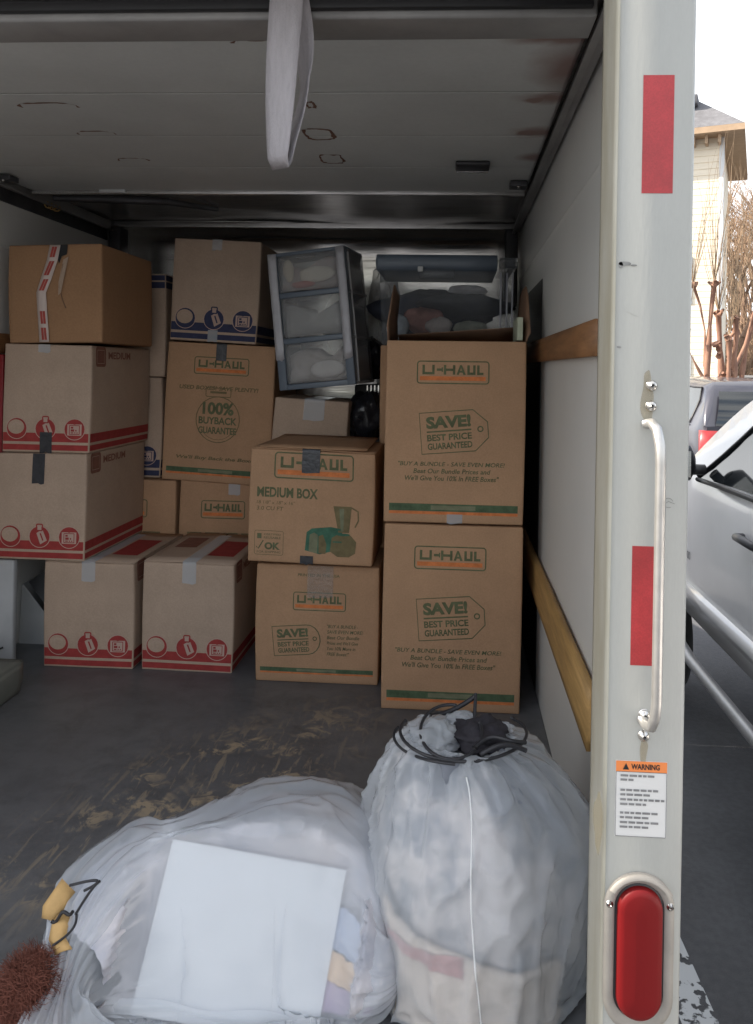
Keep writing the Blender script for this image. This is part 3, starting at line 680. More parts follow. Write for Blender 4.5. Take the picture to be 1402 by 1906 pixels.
def wall_panel(x, s):
    mb = MB(); P = [[Vector((x + s * .0005 * math.sin(y * 5 + z * 2) + s * (.004 * math.exp(-((z - 1.532) / .006) ** 2)), y, z)) for y in lin(YR + .111, YB, 28)] for z in [0] + lin(.05, 1.5, 20) + lin(1.505, 1.56, 14) + [1.6, 1.7, ZR]]
    mb.grid(P, WALL); return mb.build('wall_lining', truck)
wall_panel(XR - .001, -1); wall_panel(XL + .001, 1)
mb = MB(); mb.box((XL - .012, YR + .11, -.12), (XL, YB + .1, ZR + .10), WPAINT); mb.build('outer_panel', truck)
mb = MB(); mb.box((XL - .01, YR + .11, ZR + .02), (XR + .01, YB + .1, ZR + .05), WPAINT); mb.build('roof', truck)
# ceiling sheet, crinkled, and curved metal nose
mb = MB(); P = [[Vector((x, y, ZR - .004 + .006 * math.sin(x * 3 + y * 5) + .014 * noise.noise(Vector((x * 1.6, y * 6, 0))))) for x in lin(XL + .004, XR - .004, 50)] for y in lin(YR + .12, 3.66, 40)]
mb.grid(P, STEEL); mb.build('ceiling_sheet', truck)
mb = MB(); pr = [(3.66, ZR - .0), (3.665, ZR - .03)] + [(3.70, 1.797), (3.78, 1.792), (3.84, 1.782), (3.875, 1.768), (3.892, 1.752), (3.902, 1.735), (3.908, 1.715), (3.912, 1.69), (3.9145, 1.66)] + [(3.915, 1.4), (3.916, .8), (3.916, .0)]
P = [[Vector((x, y, z + .002 * math.sin(x * 4))) for x in lin(XL + .003, XR - .003, 24)] for y, z in pr]
mb.grid(P, ALU); mb.build('front_lining', truck)
mb = MB(); mb.box((XL, YB + .001, -.1), (XR, YB + .1, ZR + .02), WPAINT); mb.build('front_bulkhead', truck)
mb = MB(); mb.box((XL + .002, 3.63, ZR - .034), (XR - .002, 3.655, ZR - .006), STEEL, bev=.003); mb.build('ceiling_bow', truck)
for x in (XL + .05, XR - .045):
    mb = MB(); mb.box((x - .03, 3.60, 1.40), (x + .03, 3.70, ZR - .035), DARKST, bev=.01); mb.build('corner_bracket', truck)
# wooden rails on both walls
for x0, x1, sgn in ((XR - .022, XR - .006, 1), (XL + .006, XL + .022, -1)):
    mb = MB(); mb.gridbox([x0, x1], lin(1.545, 3.88, 8), [1.132, 1.16, 1.19, 1.210], WOOD, None, .002); mb.build('wooden_rail', truck)
    mb = MB(); mb.gridbox([x0 - (.006 if sgn > 0 else 0), x1 + (.006 if sgn < 0 else 0)], lin(1.53, 3.88, 8), [.350, .38, .45, .480], WOODL, None, .003); mb.build('wooden_rail', truck)
mb = MB(); mb.box((XR - .0045, 2.66, .005), (XR - .0026, 3.5, 1.42), BLACK); o = mb.build('black_sheet'); tag(o, 'thin black sheet behind the wooden rails on the right wall', 'board')  # plain black sheet between the wall lining and the rails
# wheel housing at the left
mb = MB(); mb.gridbox([XL + .002, XL + .03, -1.46, -1.435, -1.42], [1.62, 1.65, 2.45, 2.48, 2.50], [0, .05, .085, .105, .11], mat('grey_green_paint', (.17, .18, .16), .5, var=.15, scale=6, bump=.1), None, .012); mb.build('wheel_housing', truck)
def post_marks(sc):
    # scuffs on the post
    SCF = mat('scuff_mark', (.22, .22, .21), .8, var=.3, scale=60)
    f = Face(sc, (0, YR - .0001, 0), (1, 0, 0), (0, 0, 1))
    def scuff(px, py, w_, h_, seed):
        p = atY(px, py, YR); f.poly([(p.x + w_ * math.cos(R(a)) * (1 + .5 * noise.noise(Vector((a * .1, seed, 0)))), p.z + h_ * math.sin(R(a)) * (1 + .6 * noise.noise(Vector((a * .1, seed, 5))))) for a in range(0, 360, 20)], SCF)
    scuff(1163, 491, .008, .0028, 1); scuff(1155, 493, .003, .004, 2); scuff(1152, 646, .003, .0012, 3); scuff(1180, 494, .004, .0012, 4)
    p = atY(1244, 936, YR); f.ring(p.x, p.z, .006, .0008, SCF, a0=20, a1=300); f.path([(p.x - .007, p.z - .003), (p.x, p.z + .002), (p.x + .008, p.z - .001)], .0008, SCF, closed=False)
    p = atY(1178, 585, YR); f.path([(p.x - .008, p.z + .004), (p.x, p.z), (p.x + .007, p.z - .002)], .0007, mat('faint_scuff', (.45, .45, .43), .8), closed=False)
    STN = film('tea_stain', (.34, .26, .12), .30, .8, 0, 0)
    def stain(px, py, w_, h_, sd): 
        p = atY(px, py, YR); f.poly([(p.x + w_ * math.cos(R(a)) * (1 + .5 * noise.noise(Vector((math.cos(R(a)), math.sin(R(a)), sd)))), p.z + h_ * math.sin(R(a)) * (1 + .5 * noise.noise(Vector((math.cos(R(a)), math.sin(R(a)), sd + 4))))) for a in range(0, 360, 12)], STN)
    stain(1205, 740, .008, .035, 1); stain(1198, 1395, .005, .018, 2); stain(1113, 1530, .006, .04, 7)
# rear posts
for s, x0, x1 in ((1, .2035, .3005), (-1, -1.7015, -1.6)):
    mb = MB(); mb.gridbox([x0, x0 + .006, x1 - .006, x1], [YR, YR + .006, YR + .11], lin(-.18, 1.95, 12), WPAINT, None, .0022)
    if s > 0: post_marks(mb)
    post = mb.build('rear_post', truck)
    if s > 0:
        P0 = post
        jb = MB(); jb.gridbox([x0 - .0035, x0 + .0055], [YR + .004, YR + .016, YR + .09, YR + .108], lin(-.1, 1.75, 10), JAMB, None, .001); jb.build('jamb_strip', truck)
    tk = MB(); q = x0 - .0 if s > 0 else x1
    tx = (.236, .262) if s > 0 else (-1.645, -1.62)
    tk.box((tx[0], YR + .125, -.0), (tx[1], YR + .16, ZR - .04), DARKST, bev=.003); tk.build('door_track', truck)
mb = MB(); mb.box((XL + .0, YR, 1.80), (XR, YR + .11, 1.95), WPAINT, bev=.005); mb.build('rear_header', truck)
mb = MB(); mb.box((XL, YR - .03, -.18), (XR, YR - .002, -.004), WPAINT, bev=.004); mb.build('rear_sill', truck)
# horizontal tracks and roll-up door under the roof
for x0, x1, y in ((.262, .285, 1), (XL + .012, XL + .035, 1)):
    mb = MB(); mb.box((x0, 1.30, 1.748), (x1, 3.60, 1.790), STEEL_T := mat('track_steel', (.30, .295, .29), .5, .4, var=.2, scale=5), bev=.003)
    mb.box((x0 - .012 if x0 > 0 else x0 + .02, 1.30, 1.742), (x1 - .02 if x0 > 0 else x1 + .012, 3.60, 1.7475), STEEL_T); mb.build('door_track', truck)
mb = MB(); mb.box((XL + .003, 1.2, 1.700), (XL + .010, 3.62, 1.799), DARKST); mb.build('track_rail', truck)
door = empty('roll_up_door'); door.parent = truck
RUSTS = []; RUSTF = film('faint_rust_line', (.17, .08, .05), .62, .9, 0, 0)
def rust_ring(px, py, a, b_, thick=.004, part=1.):
    thick *= 1.8
    p = atZ(px, py, 1.7645); n_ = 40; vs = []; fs = []
    for k in range(n_ + 1):
        q = 2 * math.pi * part * k / n_; j = 1 + .14 * noise.noise(Vector((math.cos(q) * 2, math.sin(q) * 2, px))); th = thick * max(.12, .6 + 1.3 * noise.noise(Vector((q * 2.3, px, 1))))
        for r_ in (-th, th): vs.append((p.x + (a * j + r_) * math.copysign(abs(math.cos(q)) ** .6, math.cos(q)), p.y + (b_ * j + r_) * math.copysign(abs(math.sin(q)) ** .6, math.sin(q)), 1.7640))
    fs = [(2 * k, 2 * k + 1, 2 * k + 3, 2 * k + 2) for k in range(n_)]; RUSTS.append((vs, fs, RUSTF))
def rust_patch(px, py, a, b_, m):
    p = atZ(px, py, 1.7645); n_ = 40
    RUSTS.append(([(p.x + a * math.cos(2 * math.pi * k / n_) * (1 + .6 * noise.noise(Vector((math.cos(k * .157) * 2, math.sin(k * .157) * 2, px)))), p.y + b_ * math.sin(2 * math.pi * k / n_) * (1 + .6 * noise.noise(Vector((math.cos(k * .157) * 2, math.sin(k * .157) * 2, py)))), 1.7642) for k in range(n_)], [tuple(range(n_))], m))
RST = film('thin_rust', (.20, .075, .045), .22, .9, 0, 0)
for a in ((95, 200, .075, -.035, .004, .5), (182, 250, .055, -.03, .003, .5), (250, 299, .05, -.03, .003, .5), (594, 250, .04, .05, .004, 1), (618, 296, .035, .05, .003, 1), (478, 80, .05, -.016, .004, .5), (578, 195, .01, .02, .004, 1)): rust_ring(*a)
def rusty(m, spots, col=(.19, .08, .06), amt=.75):
    n = m.node_tree.nodes; l = m.node_tree.links; b = n['Principled BSDF']; src = b.inputs['Base Color'].links[0].from_socket
    tc = n.new('ShaderNodeTexCoord'); acc = None
    for (x, y, sx, sy) in spots:
        mp = n.new('ShaderNodeMapping'); mp.vector_type = 'TEXTURE'; mp.inputs['Location'].default_value = (x, y, 1.765); mp.inputs['Scale'].default_value = (sx, sy, 5)
        nd = n.new('ShaderNodeTexNoise'); nd.inputs['Scale'].default_value = 14; nd.inputs['Detail'].default_value = 3; l.new(tc.outputs['Object'], nd.inputs[0])
        ad = n.new('ShaderNodeVectorMath'); ad.operation = 'MULTIPLY_ADD'; ad.inputs[1].default_value = (.05, .05, 0); l.new(nd.outputs[1], ad.inputs[0]); l.new(tc.outputs['Object'], ad.inputs[2])
        g = n.new('ShaderNodeTexGradient'); g.gradient_type = 'SPHERICAL'; l.new(ad.outputs[0], mp.inputs[0]); l.new(mp.outputs[0], g.inputs[0])
        if acc is None: acc = g.outputs[1]
        else:
            a = n.new('ShaderNodeMath'); a.operation = 'ADD'; a.use_clamp = True; l.new(acc, a.inputs[0]); l.new(g.outputs[1], a.inputs[1]); acc = a.outputs[0]
    mr = n.new('ShaderNodeMapRange'); mr.inputs[2].default_value = .75; mr.inputs[4].default_value = amt; l.new(acc, mr.inputs[0])
    mx = n.new('ShaderNodeMix'); mx.data_type = 'RGBA'; l.new(mr.outputs[0], mx.inputs[0]); l.new(src, mx.inputs[6]); mx.inputs[7].default_value = (*col, 1); l.new(mx.outputs[2], b.inputs['Base Color'])
sp = []
for px, py, sx, sy in ((1040, 73, .13, .035), (1030, 182, .10, .05), (1012, 246, .10, .06), (990, 293, .06, .06), (1060, 125, .10, .16), (990, 187, .03, .02), (985, 248, .04, .02)):
    q = atZ(px, py, 1.765); sp.append((q.x + .025, q.y + .025, sx, sy))
rusty(DOORP, sp)
secs = lin(1.50, 2.86, 4)
for i in range(4):
    y0, y1 = secs[i], secs[i + 1]; mb = MB()
    mb.gridbox([XL + .06, XL + .07] + lin(-1.5, .1, 6) + [.235, .245], [y0, y0 + .008, y1 - .008, y1 - .0004], [1.765, 1.770, 1.785], DOORP, None, .0)
    for vs_, fs_, m_ in RUSTS:
        my = sum(v[1] for v in vs_) / len(vs_)
        if y0 <= my < y1: mb.add(vs_, fs_, m_)
    pn = mb.build('panel', door)
mb = MB(); mb.box((XL + .06, 1.40, 1.742), (.245, 1.497, 1.782), STEEL_T, bev=.006); mb.box((XL + .08, 1.385, 1.755), (.235, 1.399, 1.775), BLACK, bev=.002); mb.box((XL + .06, 1.512, 1.758), (.245, 1.53, 1.7645), STEEL_T, bev=.001)
mb.build('bottom_rail', door)
mb = MB(); mb.box((XL + .06, 2.862, 1.752), (.245, 2.885, 1.79), STEEL, bev=.003); mb.build('top_rail', door)
p0 = atZ(570, 65, 1.764); p1 = atZ(765, 65, 1.764); mb = MB(); mb.box((p0.x, p0.y, 1.7605), (p1.x, p0.y + .012, 1.7643), mat('pale_strip', (.30, .28, .24), .5), bev=.0005); mb.build('seal_strip', door)
for px, py in ((965, 338), (12, 326)):
    p = atZ(px, py, 1.765); mb = MB(); mb.box((p.x - .03, p.y - .03, 1.742), (p.x + .03, p.y + .03, 1.7625), DARKST, bev=.004); mb.cyl((p.x, p.y - .02, 1.737), (0, 0, 1), .006, .006, CHROME, 10); mb.build('roller_bracket', door)
p = atZ(880, 305, 1.765); mb = MB(); mb.box((p.x - .055, p.y - .045, 1.750), (p.x + .055, p.y + .045, 1.7635), DARKST, bev=.006); mb.box((p.x - .05, p.y + .03, 1.746), (p.x + .05, p.y + .044, 1.7495), STEEL, bev=.001); mb.build('latch_plate', door)
p = atY(210, 341, 2.858); mb = MB(); mb.box((p.x - .05, 2.850, 1.755), (p.x + .05, 2.8615, 1.771), WHITE, bev=.001); mb.build('sticker', door)
# spring coil on the left track
mb = MB(); p = atY(115, 378, 3.05); mb.tube([(XL + .03 + .012 * math.cos(k * .8), 3.02 + k * .004, 1.745 + .012 * math.sin(k * .8)) for k in range(28)], .003, mat('brass_coil', (.45, .30, .12), .4, .7), 6); mb.build('brass_spring', door)
mb = MB(); mb.tube([(XL + .05, 3.05, 1.775), (-1.35, 3.02, 1.765), (-1.2, 3.1, 1.775), (-1.12, 3.18, 1.775), (-1.05, 3.3, 1.785)], [.012, .02, .016, .012, .008], DARKST, 8); mb.build('cable', door)
# webbing strap: a hanging loop
mb = MB(); WEB = mat('lilac_grey_webbing', (.50, .475, .50), .85, var=.10, scale=9, stretch=(14, 14, 2), bump=.6, bscale=70, fine=.06)
xc = atY(538, 100, 1.37).x
def strap_pt(t):
    if t < .5: q = t / .5; return (1.355 - .010 * math.sin(q * math.pi), 1.79 - .325 * q, q)
    q = (t - .5) / .5; return (1.375 + .022 * math.sin(q * math.pi), 1.465 + .325 * q, 1 - q)
P = []
N = 48
for i in range(N + 1):
    t = i / N; y, z, q = strap_pt(t); tw = R(8) * q + R(38) * q ** 2.2 if t < .5 else (R(46) + R(18) * math.sin((1 - q) * 3.1) if q > .5 else R(64) * q * 2)
    lean = -.013 * q + (0 if t < .5 else .030 * math.sin(q * math.pi) ** 1.2)
    z -= .004 * math.sin(math.pi * min(1, max(0, (t - .42) / .16)))
    y += 0 if abs(t - .5) > .06 else .006 * math.cos((t - .5) / .06 * math.pi / 2) * (1 if t > .5 else -.2)
    P.append([Vector((xc + lean + u * .030 * math.cos(tw), y - u * .030 * math.sin(tw), z - u * .003)) for u in (-1, -.5, 0, .5, 1)])
mb.grid(P, WEB); o = mb.build('pull_strap', door); solidify(o, .0022)
# reflective tape, handle, label, tail light on the post
def rectpx(x0, y0, x1, y1, m, name, th=.0006, parent=None):
    a = atY(x0, y0, YR); c = atY(x1, y1, YR); mb = MB(); mb.box((a.x, YR - th, c.z), (c.x, YR - .0001, a.z), m); return mb.build(name, parent or truck)
rectpx(1198, 140, 1252, 360, REDTAPE, 'reflective_tape'); rectpx(1177, 1016, 1232, 1240, REDTAPE, 'reflective_tape')
mb = MB(); hx0 = atY(1222, 790, YR).x
zt, zb = atY(1213, 785, .95).z, atY(1210, 1316, .95).z; zt = 1.038; zb = .668
pts = [(.245, YR - .001, zt - .002), (.247, YR - .020, zt), (.249, YR - .036, zt - .006), (.251, YR - .045, zt - .026)] + [(.252, YR - .046, z) for z in lin(zt - .05, zb + .03, 8)] + [(.251, YR - .044, zb + .012), (.249, YR - .036, zb - .004), (.247, YR - .020, zb - .01), (.246, YR - .001, zb - .01)]
mb.tube(pts, .0064, mat('dull_handle_steel', (.50, .49, .47), .38, .8, var=.15, scale=20), 12); hd = mb.build('grab_handle', truck)
for px, py in ((1213, 718), (1212, 756), (1199, 1330), (1198, 1369)):
    p = atY(px, py, YR); bb = MB(); bb.tube([(p.x, YR - .0005, p.z), (p.x, YR - .003, p.z), (p.x, YR - .0055, p.z), (p.x, YR - .0065, p.z)], [.0075, .0070, .0050, .0018], CHROME, 12); bb.cyl((p.x, YR - .0072, p.z), (0, 1, 0), .0022, .002, BLACK, 8); bb.build('bolt', hd)
# label
lab = rectpx(1146, 1414, 1240, 1560, mat('label_paper', (.60, .60, .59), .5, var=.04), 'warning_label', .0005)
a = atY(1146, 1414, YR); c = atY(1240, 1560, YR); lw_, lh_ = c.x - a.x, a.z - c.z
mb = MB(); f = Face(mb, (a.x, YR - .0003, c.z), (1, 0, 0), (0, 0, 1)); GR = ink('grey_ink', (.20, .20, .20)); ORL = mat('label_orange', (.72, .22, .06), .5, var=.04)
f.rect(.0005, lh_ * .855, lw_ - .0005, lh_ - .0003, ORL); f.text('WARNING', lw_ * .3, lh_ * .89, lw_ * .85, lh_ * .965, BLACK, 2, .03); f.poly([(lw_ * .14, lh_ * .885), (lw_ * .26, lh_ * .885), (lw_ * .20, lh_ * .97)], BLACK, 2)
rr = random.Random(2)
for row, ln in ((.79, .7), (.735, .3), (.60, .85), (.54, .62), (.475, .9), (.415, .55), (.30, .85), (.24, .65), (.175, .82), (.115, .6)):
    u = .1
    while u < ln:
        wd = rr.uniform(.06, .15); f.rect(lw_ * u, lh_ * row, lw_ * min(u + wd, ln + .05), lh_ * (row + .028), GR, 1); u += wd + .025
f.rrect(.0008, .0006, lw_ - .0008, lh_ * .855, .0012, .0007, GR, 1); mb.build('label_print', lab)
# tail light
cx, zt, zb = .2475, .452, .268
def stadium(hw, z0, z1, n=16): return [(cx + hw * math.cos(R(180 * k / n)), z1 - hw + hw * math.sin(R(180 * k / n))) for k in range(n + 1)] + [(cx - hw * math.cos(R(180 * k / n)), z0 + hw - hw * math.sin(R(180 * k / n))) for k in range(n + 1)]
tl = empty('tail_light'); tl.parent = truck
def stad(rings, m, name, par, cap=True):
    mb = MB(); P = [[Vector((x, y, z)) for x, z in stadium(hw, z0, z1)] for hw, z0, z1, y in rings]; mb.grid(P, m, closeu=True)
    if cap: mb.add(P[-1], [tuple(range(len(P[-1])))], m)
    return mb.build(name, par)
BEZ = mat('worn_bezel_metal', (.33, .31, .28), .6, .35, var=.15, scale=14, bump=.1)
zc0, zc1 = atY(1190, 1895, YR).z, atY(1190, 1632, YR).z
cx = atY(1188, 1765, YR).x
z1 = atY(1188, 1622, YR).z; z0 = atY(1188, 1920, YR).z; lz1 = atY(1190, 1645, YR).z; lz0 = atY(1190, 1890, YR).z
stad([(.0445, z0, z1, YR - .0003), (.0435, z0 + .001, z1 - .001, YR - .004), (.036, z0 + .008, z1 - .008, YR - .0055), (.0315, lz0 - .003, lz1 + .003, YR - .003)], BEZ, 'bezel', tl, False)
stad([(.0312, lz0 - .0025, lz1 + .0025, YR - .0025), (.0285, lz0, lz1, YR - .0035)], BLACK, 'gasket', tl, False)
stad([(.0284, lz0, lz1, YR - .003), (.0280, lz0 + .0005, lz1 - .0005, YR - .009), (.0255, lz0 + .003, lz1 - .003, YR - .0125), (.020, lz0 + .009, lz1 - .009, YR - .0138), (.006, lz0 + .025, lz1 - .025, YR - .0145)], REDLENS, 'lens', tl)
for sx in (-1, 1):
    mb = MB(); mb.tube([(cx + sx * .038, YR - .003, z1 - .040), (cx + sx * .038, YR - .0065, z1 - .040), (cx + sx * .038, YR - .008, z1 - .040)], [.0048, .0044, .002], CHROME, 10); mb.build('screw', tl)
# rain lip over the lamp
mb = MB(); P = [[Vector((cx + (.045 + q) * math.cos(R(a)), YR - y, z1 - .0445 + (.045 + q) * math.sin(R(a)))) for q, y in ((-.002, .0004), (.001, .009), (-.006, .010))] for a in range(28, 153, 6)]
mb.grid(P, BEZ); mb.build('rain_lip', tl)
# chassis, wheels and cab (outside the picture, kept simple but whole)
def wheel(mbs, c, r, wd, parent, axis=(1, 0, 0), rim_mat=None):
    a = Vector(axis); c = Vector(c); prof = [(r * .62, -wd / 2), (r * .93, -wd / 2), (r, -wd * .36), (r, wd * .36), (r * .93, wd / 2), (r * .62, wd / 2)]
    up = Vector((0, 0, 1)); side = a.cross(up)
    P = [[c + a * o + (side * math.cos(2 * math.pi * k / 32) + up * math.sin(2 * math.pi * k / 32)) * rr_ for k in range(32)] for rr_, o in prof]
    m = MB(); m.grid(P, mat('tyre_rubber', (.022, .022, .023), .85, var=.15), closeu=True); wo = m.build('wheel', parent)
    m = MB(); P = [[c + a * o + (side * math.cos(2 * math.pi * k / 30) + up * math.sin(2 * math.pi * k / 30)) * rr_ * (1 if j != 2 else (1 if (k // 3) % 2 else .75)) for k in range(30)] for j, (rr_, o) in enumerate(((r * .62, wd * .48), (r * .56, wd * .42), (r * .42, wd * .30), (r * .15, wd * .36), (.001, wd * .38)))]
    m.grid(P, rim_mat or STEEL, closeu=True)
    P = [[p - a * 2 * (p - c).dot(a) for p in row] for row in P]; m.grid(P, rim_mat or STEEL, closeu=True); m.build('rim', wo); return wo
mb = MB(); mb.box((-1.3, 1.05, -.35), (-1.15, 6.2, -.061), DARKST); mb.box((-.25, 1.05, -.35), (-.1, 6.2, -.061), DARKST); mb.build('chassis', truck)
for x in (-1.52, .08):
    for y in (2.05, 5.2): wheel(None, (x, y, GZ + .36), .36, .22, truck, (1 if x > -1 else -1, 0, 0))
mb = MB(); prof = [(4.025, -.3), (4.025, 1.0), (4.5, 1.12), (5.0, 1.05), (5.45, .55), (6.2, .38), (6.3, .2), (6.3, -.3)]
P = [[Vector((x, y, z)) for y, z in prof] for x in (-1.62, -1.56, .14, .2)]
for r_ in (0, 3): P[r_] = [Vector((p.x, p.y, p.z - .04)) for p in P[r_]]
mb.grid(P, WPAINT, False); mb.add([Vector((-1.62, y, z - .04)) for y, z in prof], [tuple(range(8))], WPAINT); mb.add([Vector((.2, y, z - .04)) for y, z in prof], [tuple(reversed(range(8)))], WPAINT); mb.build('cab', truck)

# ------------------------------------------------------------------ bags
BAGM = film('white_bag_film', (.68, .72, .765), .34, .15, .22, .9, 7)
def catmull(keys, t):
    n = len(keys) - 1; x = min(max(t, 0), .99999) * n; i = int(x); u = x - i
    p = [keys[max(0, min(n, i + k))] for k in (-1, 0, 1, 2)]
    return [.5 * (2 * p[1][j] + (p[2][j] - p[0][j]) * u + (2 * p[0][j] - 5 * p[1][j] + 4 * p[2][j] - p[3][j]) * u * u + (3 * p[1][j] - p[0][j] - 3 * p[2][j] + p[3][j]) * u ** 3) for j in range(len(p[0]))]
def bag_surface(keys, vertical, seed, pleat_at, pleat=.010, npl=26, rip=.010):
    def S(t, phi, k=1.0):
        x, y, z, a, b_ = catmull(keys, t); a = max(a, .0005); b_ = max(b_, .0005)
        c = Vector((x, y, z)); q0 = catmull(keys, max(0, t - .01)); q1 = catmull(keys, min(1, t + .01))
        tg = Vector((q1[0] - q0[0], q1[1] - q0[1], q1[2] - q0[2])).normalized()
        if vertical: A, B = Vector((1, 0, 0)), Vector((0, 1, 0))
        else:
            th = Vector((tg.x, tg.y, 0)).normalized(); A = Vector((-th.y, th.x, 0)); B = Vector((0, 0, 1))
        dv = A * math.cos(phi) + B * math.sin(phi)
        base = Vector((math.cos(phi) * 1.3, math.sin(phi) * 1.3, t * 2.2 + seed))
        dist = abs(t - pleat_at); pl = math.exp(-dist / .22)
        size = min(1, (a + b_) / .2)
        warp_ = noise.noise(base * .8) * 2.5 + 3.0 * t
        d_ = pleat * pl * (abs(math.sin(npl / 2 * phi + warp_)) - .5) * (.4 + .6 * size) + pleat * .5 * math.exp(-dist / .30) * (abs(math.sin(npl / 4.2 * phi + warp_ * 1.3)) - .5)
        n1 = noise.noise(base * 1.5); d_ += .022 * n1 * size
        ri = 1 - abs(noise.noise(Vector((math.cos(phi) * 2.6, math.sin(phi) * 2.6, t * 5 + seed * 2)))) * 2.4
        d_ += rip * max(0, ri) ** 3 * size
        ri = 1 - abs(noise.noise(Vector((math.cos(phi) * 5 + 9, math.sin(phi) * 5, t * 16 + seed)))) * 2.4
        d_ += rip * .4 * max(0, ri) ** 2 * size
        p = c + A * math.cos(phi) * (a * k) + B * math.sin(phi) * (b_ * k) + dv * d_ * (1 if k > .93 else .8)
        p.z = max(p.z, .004 + .003 * n1 + (0 if k == 1 else .006)); return p
    return S
def bag_mesh(name, S, t0, t1, nt_, np_, m, parent=None, post=None):
    mb = MB(); P = [[S(t, 2 * math.pi * k / np_) for k in range(np_)] for t in lin(t0, t1, nt_)]
    if post: P = [[post(p) for p in row] for row in P]
    mb.grid(P, m, closeu=True); return mb.build(name, parent)
def patch(name, S, t0, t1, p0, p1, k, m, label, cat, group, th=.006, seed=0, wav=.02, slant=0):
    mb = MB(); P = []
    for i, t in enumerate(lin(0, 1, 22)):
        row = []
        for j, ph in enumerate(lin(p0, p1, 26)):
            f_ = j / 26; tt = t0 + (t1 + slant * f_ - t0) * t + wav * (t if slant else 1) * noise.noise(Vector((ph * 1.7, seed, 0))); pp = ph + wav * 3 * noise.noise(Vector((t * 9, seed, 3)))
            q_ = S(tt, pp, k); row.append(press(q_) - bn * .015 if 'lying' in label else q_)
        P.append(row)
    mb.grid(P, m); o = mb.build(name); solidify(o, th); tag(o, label, cat, group); return o
# right bag, standing
X0 = .060; Y0 = 1.43
rk = [(X0, Y0, .004, .02, .02), (X0, Y0, .008, .18, .17), (X0, Y0, .04, .200, .19), (X0 - .002, Y0, .12, .208, .195), (X0 - .004, Y0, .21, .210, .195), (X0 - .006, Y0, .28, .198, .182), (X0 - .012, Y0 - .0, .34, .172, .155),
      (X0 - .024, Y0 - .01, .395, .132, .118), (X0 - .037, Y0 - .03, .432, .092, .080), (X0 - .037, Y0 - .03, .440, .092, .076), (X0 - .037, Y0 - .03, .432, .078, .062), (X0 - .037, Y0 - .03, .410, .05, .04), (X0 - .037, Y0 - .03, .405, .002, .002)]
bA = bn = None
SR = bag_surface(rk, True, 3.3, .68, .013, 26, .013)
tag(bag_mesh('trash_bag', SR, 0, 1, 150, 220, BAGM), 'upright white plastic bag with a black drawstring round its mouth by the right wall', 'bag')
CL1 = mat('grey_lilac_clothes', (.20, .215, .25), .9, var=.15, scale=7, col2=(.58, .54, .53), bump=.6, bscale=14)
SRi = bag_surface([(a, b_, c, d * .86, e * .86) for a, b_, c, d, e in rk[:9]], True, 3.3, .9, .004, 20, .012)
tag(bag_mesh('clothes_pile', SRi, 0.04, 1, 60, 90, CL1), 'pale clothes filling the upright bag', 'clothes')
CREAM = mat('cream_blanket', (.66, .56, .47), .95, var=.06, scale=30, bump=.5, bscale=60)
for m_ in (CL1,):
    e_ = [x for x in m_.node_tree.nodes if x.type == 'VALTORGB'][0].color_ramp.elements; e_[0].position = .44; e_[1].position = .56
patch('cream_blanket', SR, .08, .335, R(192), R(318), .965, CREAM, 'cream blanket pressed against the front of the upright bag', 'blanket', None, .012, 2, .012, -.10)
patch('pink_ribbon', SR, .288, .297, R(205), R(262), .975, mat('pink_edge', (.55, .27, .25), .8), 'pink ribbon edge of the cream blanket in the upright bag', 'ribbon', None, .002, 2, .012, -.045)
mb = MB(); mb.tube([SR(t, R(268) + .04 * math.sin(t * 12), 1) + Vector((0, -.0008, 0)) for t in lin(.16, .62, 60)], .0013, mat('white_seam', (.78, .79, .80), .4), 6); mb.build('seam', bpy.data.objects['trash_bag'])
CORD = mat('black_cord', (.02, .02, .024), .5, var=.2)
def cordpath(fn, n, r, parent, name='drawstring'):
    mb = MB(); mb.tube([fn(i / n) for i in range(n + 1)], r, CORD, 7); return mb.build(name, parent)
rb_ = bpy.data.objects['trash_bag']; mc = Vector((X0 - .037, Y0 - .03, .432))
def ring_cord(a0, a1, tt, out, wob, r, n=60):
    def fn(t):
        ph = R(a0 + (a1 - a0) * t); x, y, z, a, b_ = catmull(rk, tt); q = out + wob * math.sin(t * 9)
        return Vector((x + (a + q) * math.cos(ph), y + (b_ + q) * math.sin(ph), z + .013 + wob * math.cos(t * 7)))
    cordpath(fn, n, r, rb_)
ring_cord(165, 395, .655, .014, .006, .0030); ring_cord(175, 262, .63, .016, .007, .0026)
cordpath(lambda t: mc + Vector((-.02 + .055 * math.cos(R(80 + 300 * t)), -.02 + .07 * math.sin(R(80 + 300 * t)), .022 + .016 * math.sin(R(80 + 300 * t)))), 50, .003, rb_)
cordpath(lambda t: mc + Vector((.02 + .09 * t, -.068 + .012 * math.sin(t * 6) + .03 * t, .016 + .012 * math.sin(t * 3))), 24, .0042, rb_)
cordpath(lambda t: mc + Vector((.03 + .08 * t, -.082 + .02 * t, .012 + .014 * math.sin(t * 3.1))), 24, .0042, rb_)
cordpath(lambda t: mc + Vector((-.06 + .085 * t, .05 + .03 * t, .015 + .028 * t * t)), 16, .0045, rb_)
cordpath(lambda t: mc + Vector((.026 - .004 * t, .075 - .06 * t, .05 - .045 * t)), 16, .0035, rb_)
blob('black_shirt', (mc.x + .035, mc.y + .012, mc.z + .0), (.055, .055, .026), mat('black_cloth', (.022, .020, .026), .85, var=.3, bump=.7, bscale=25), 'black cloth poking out of the mouth of the upright bag', 'cloth', 2, .35, 2.2)
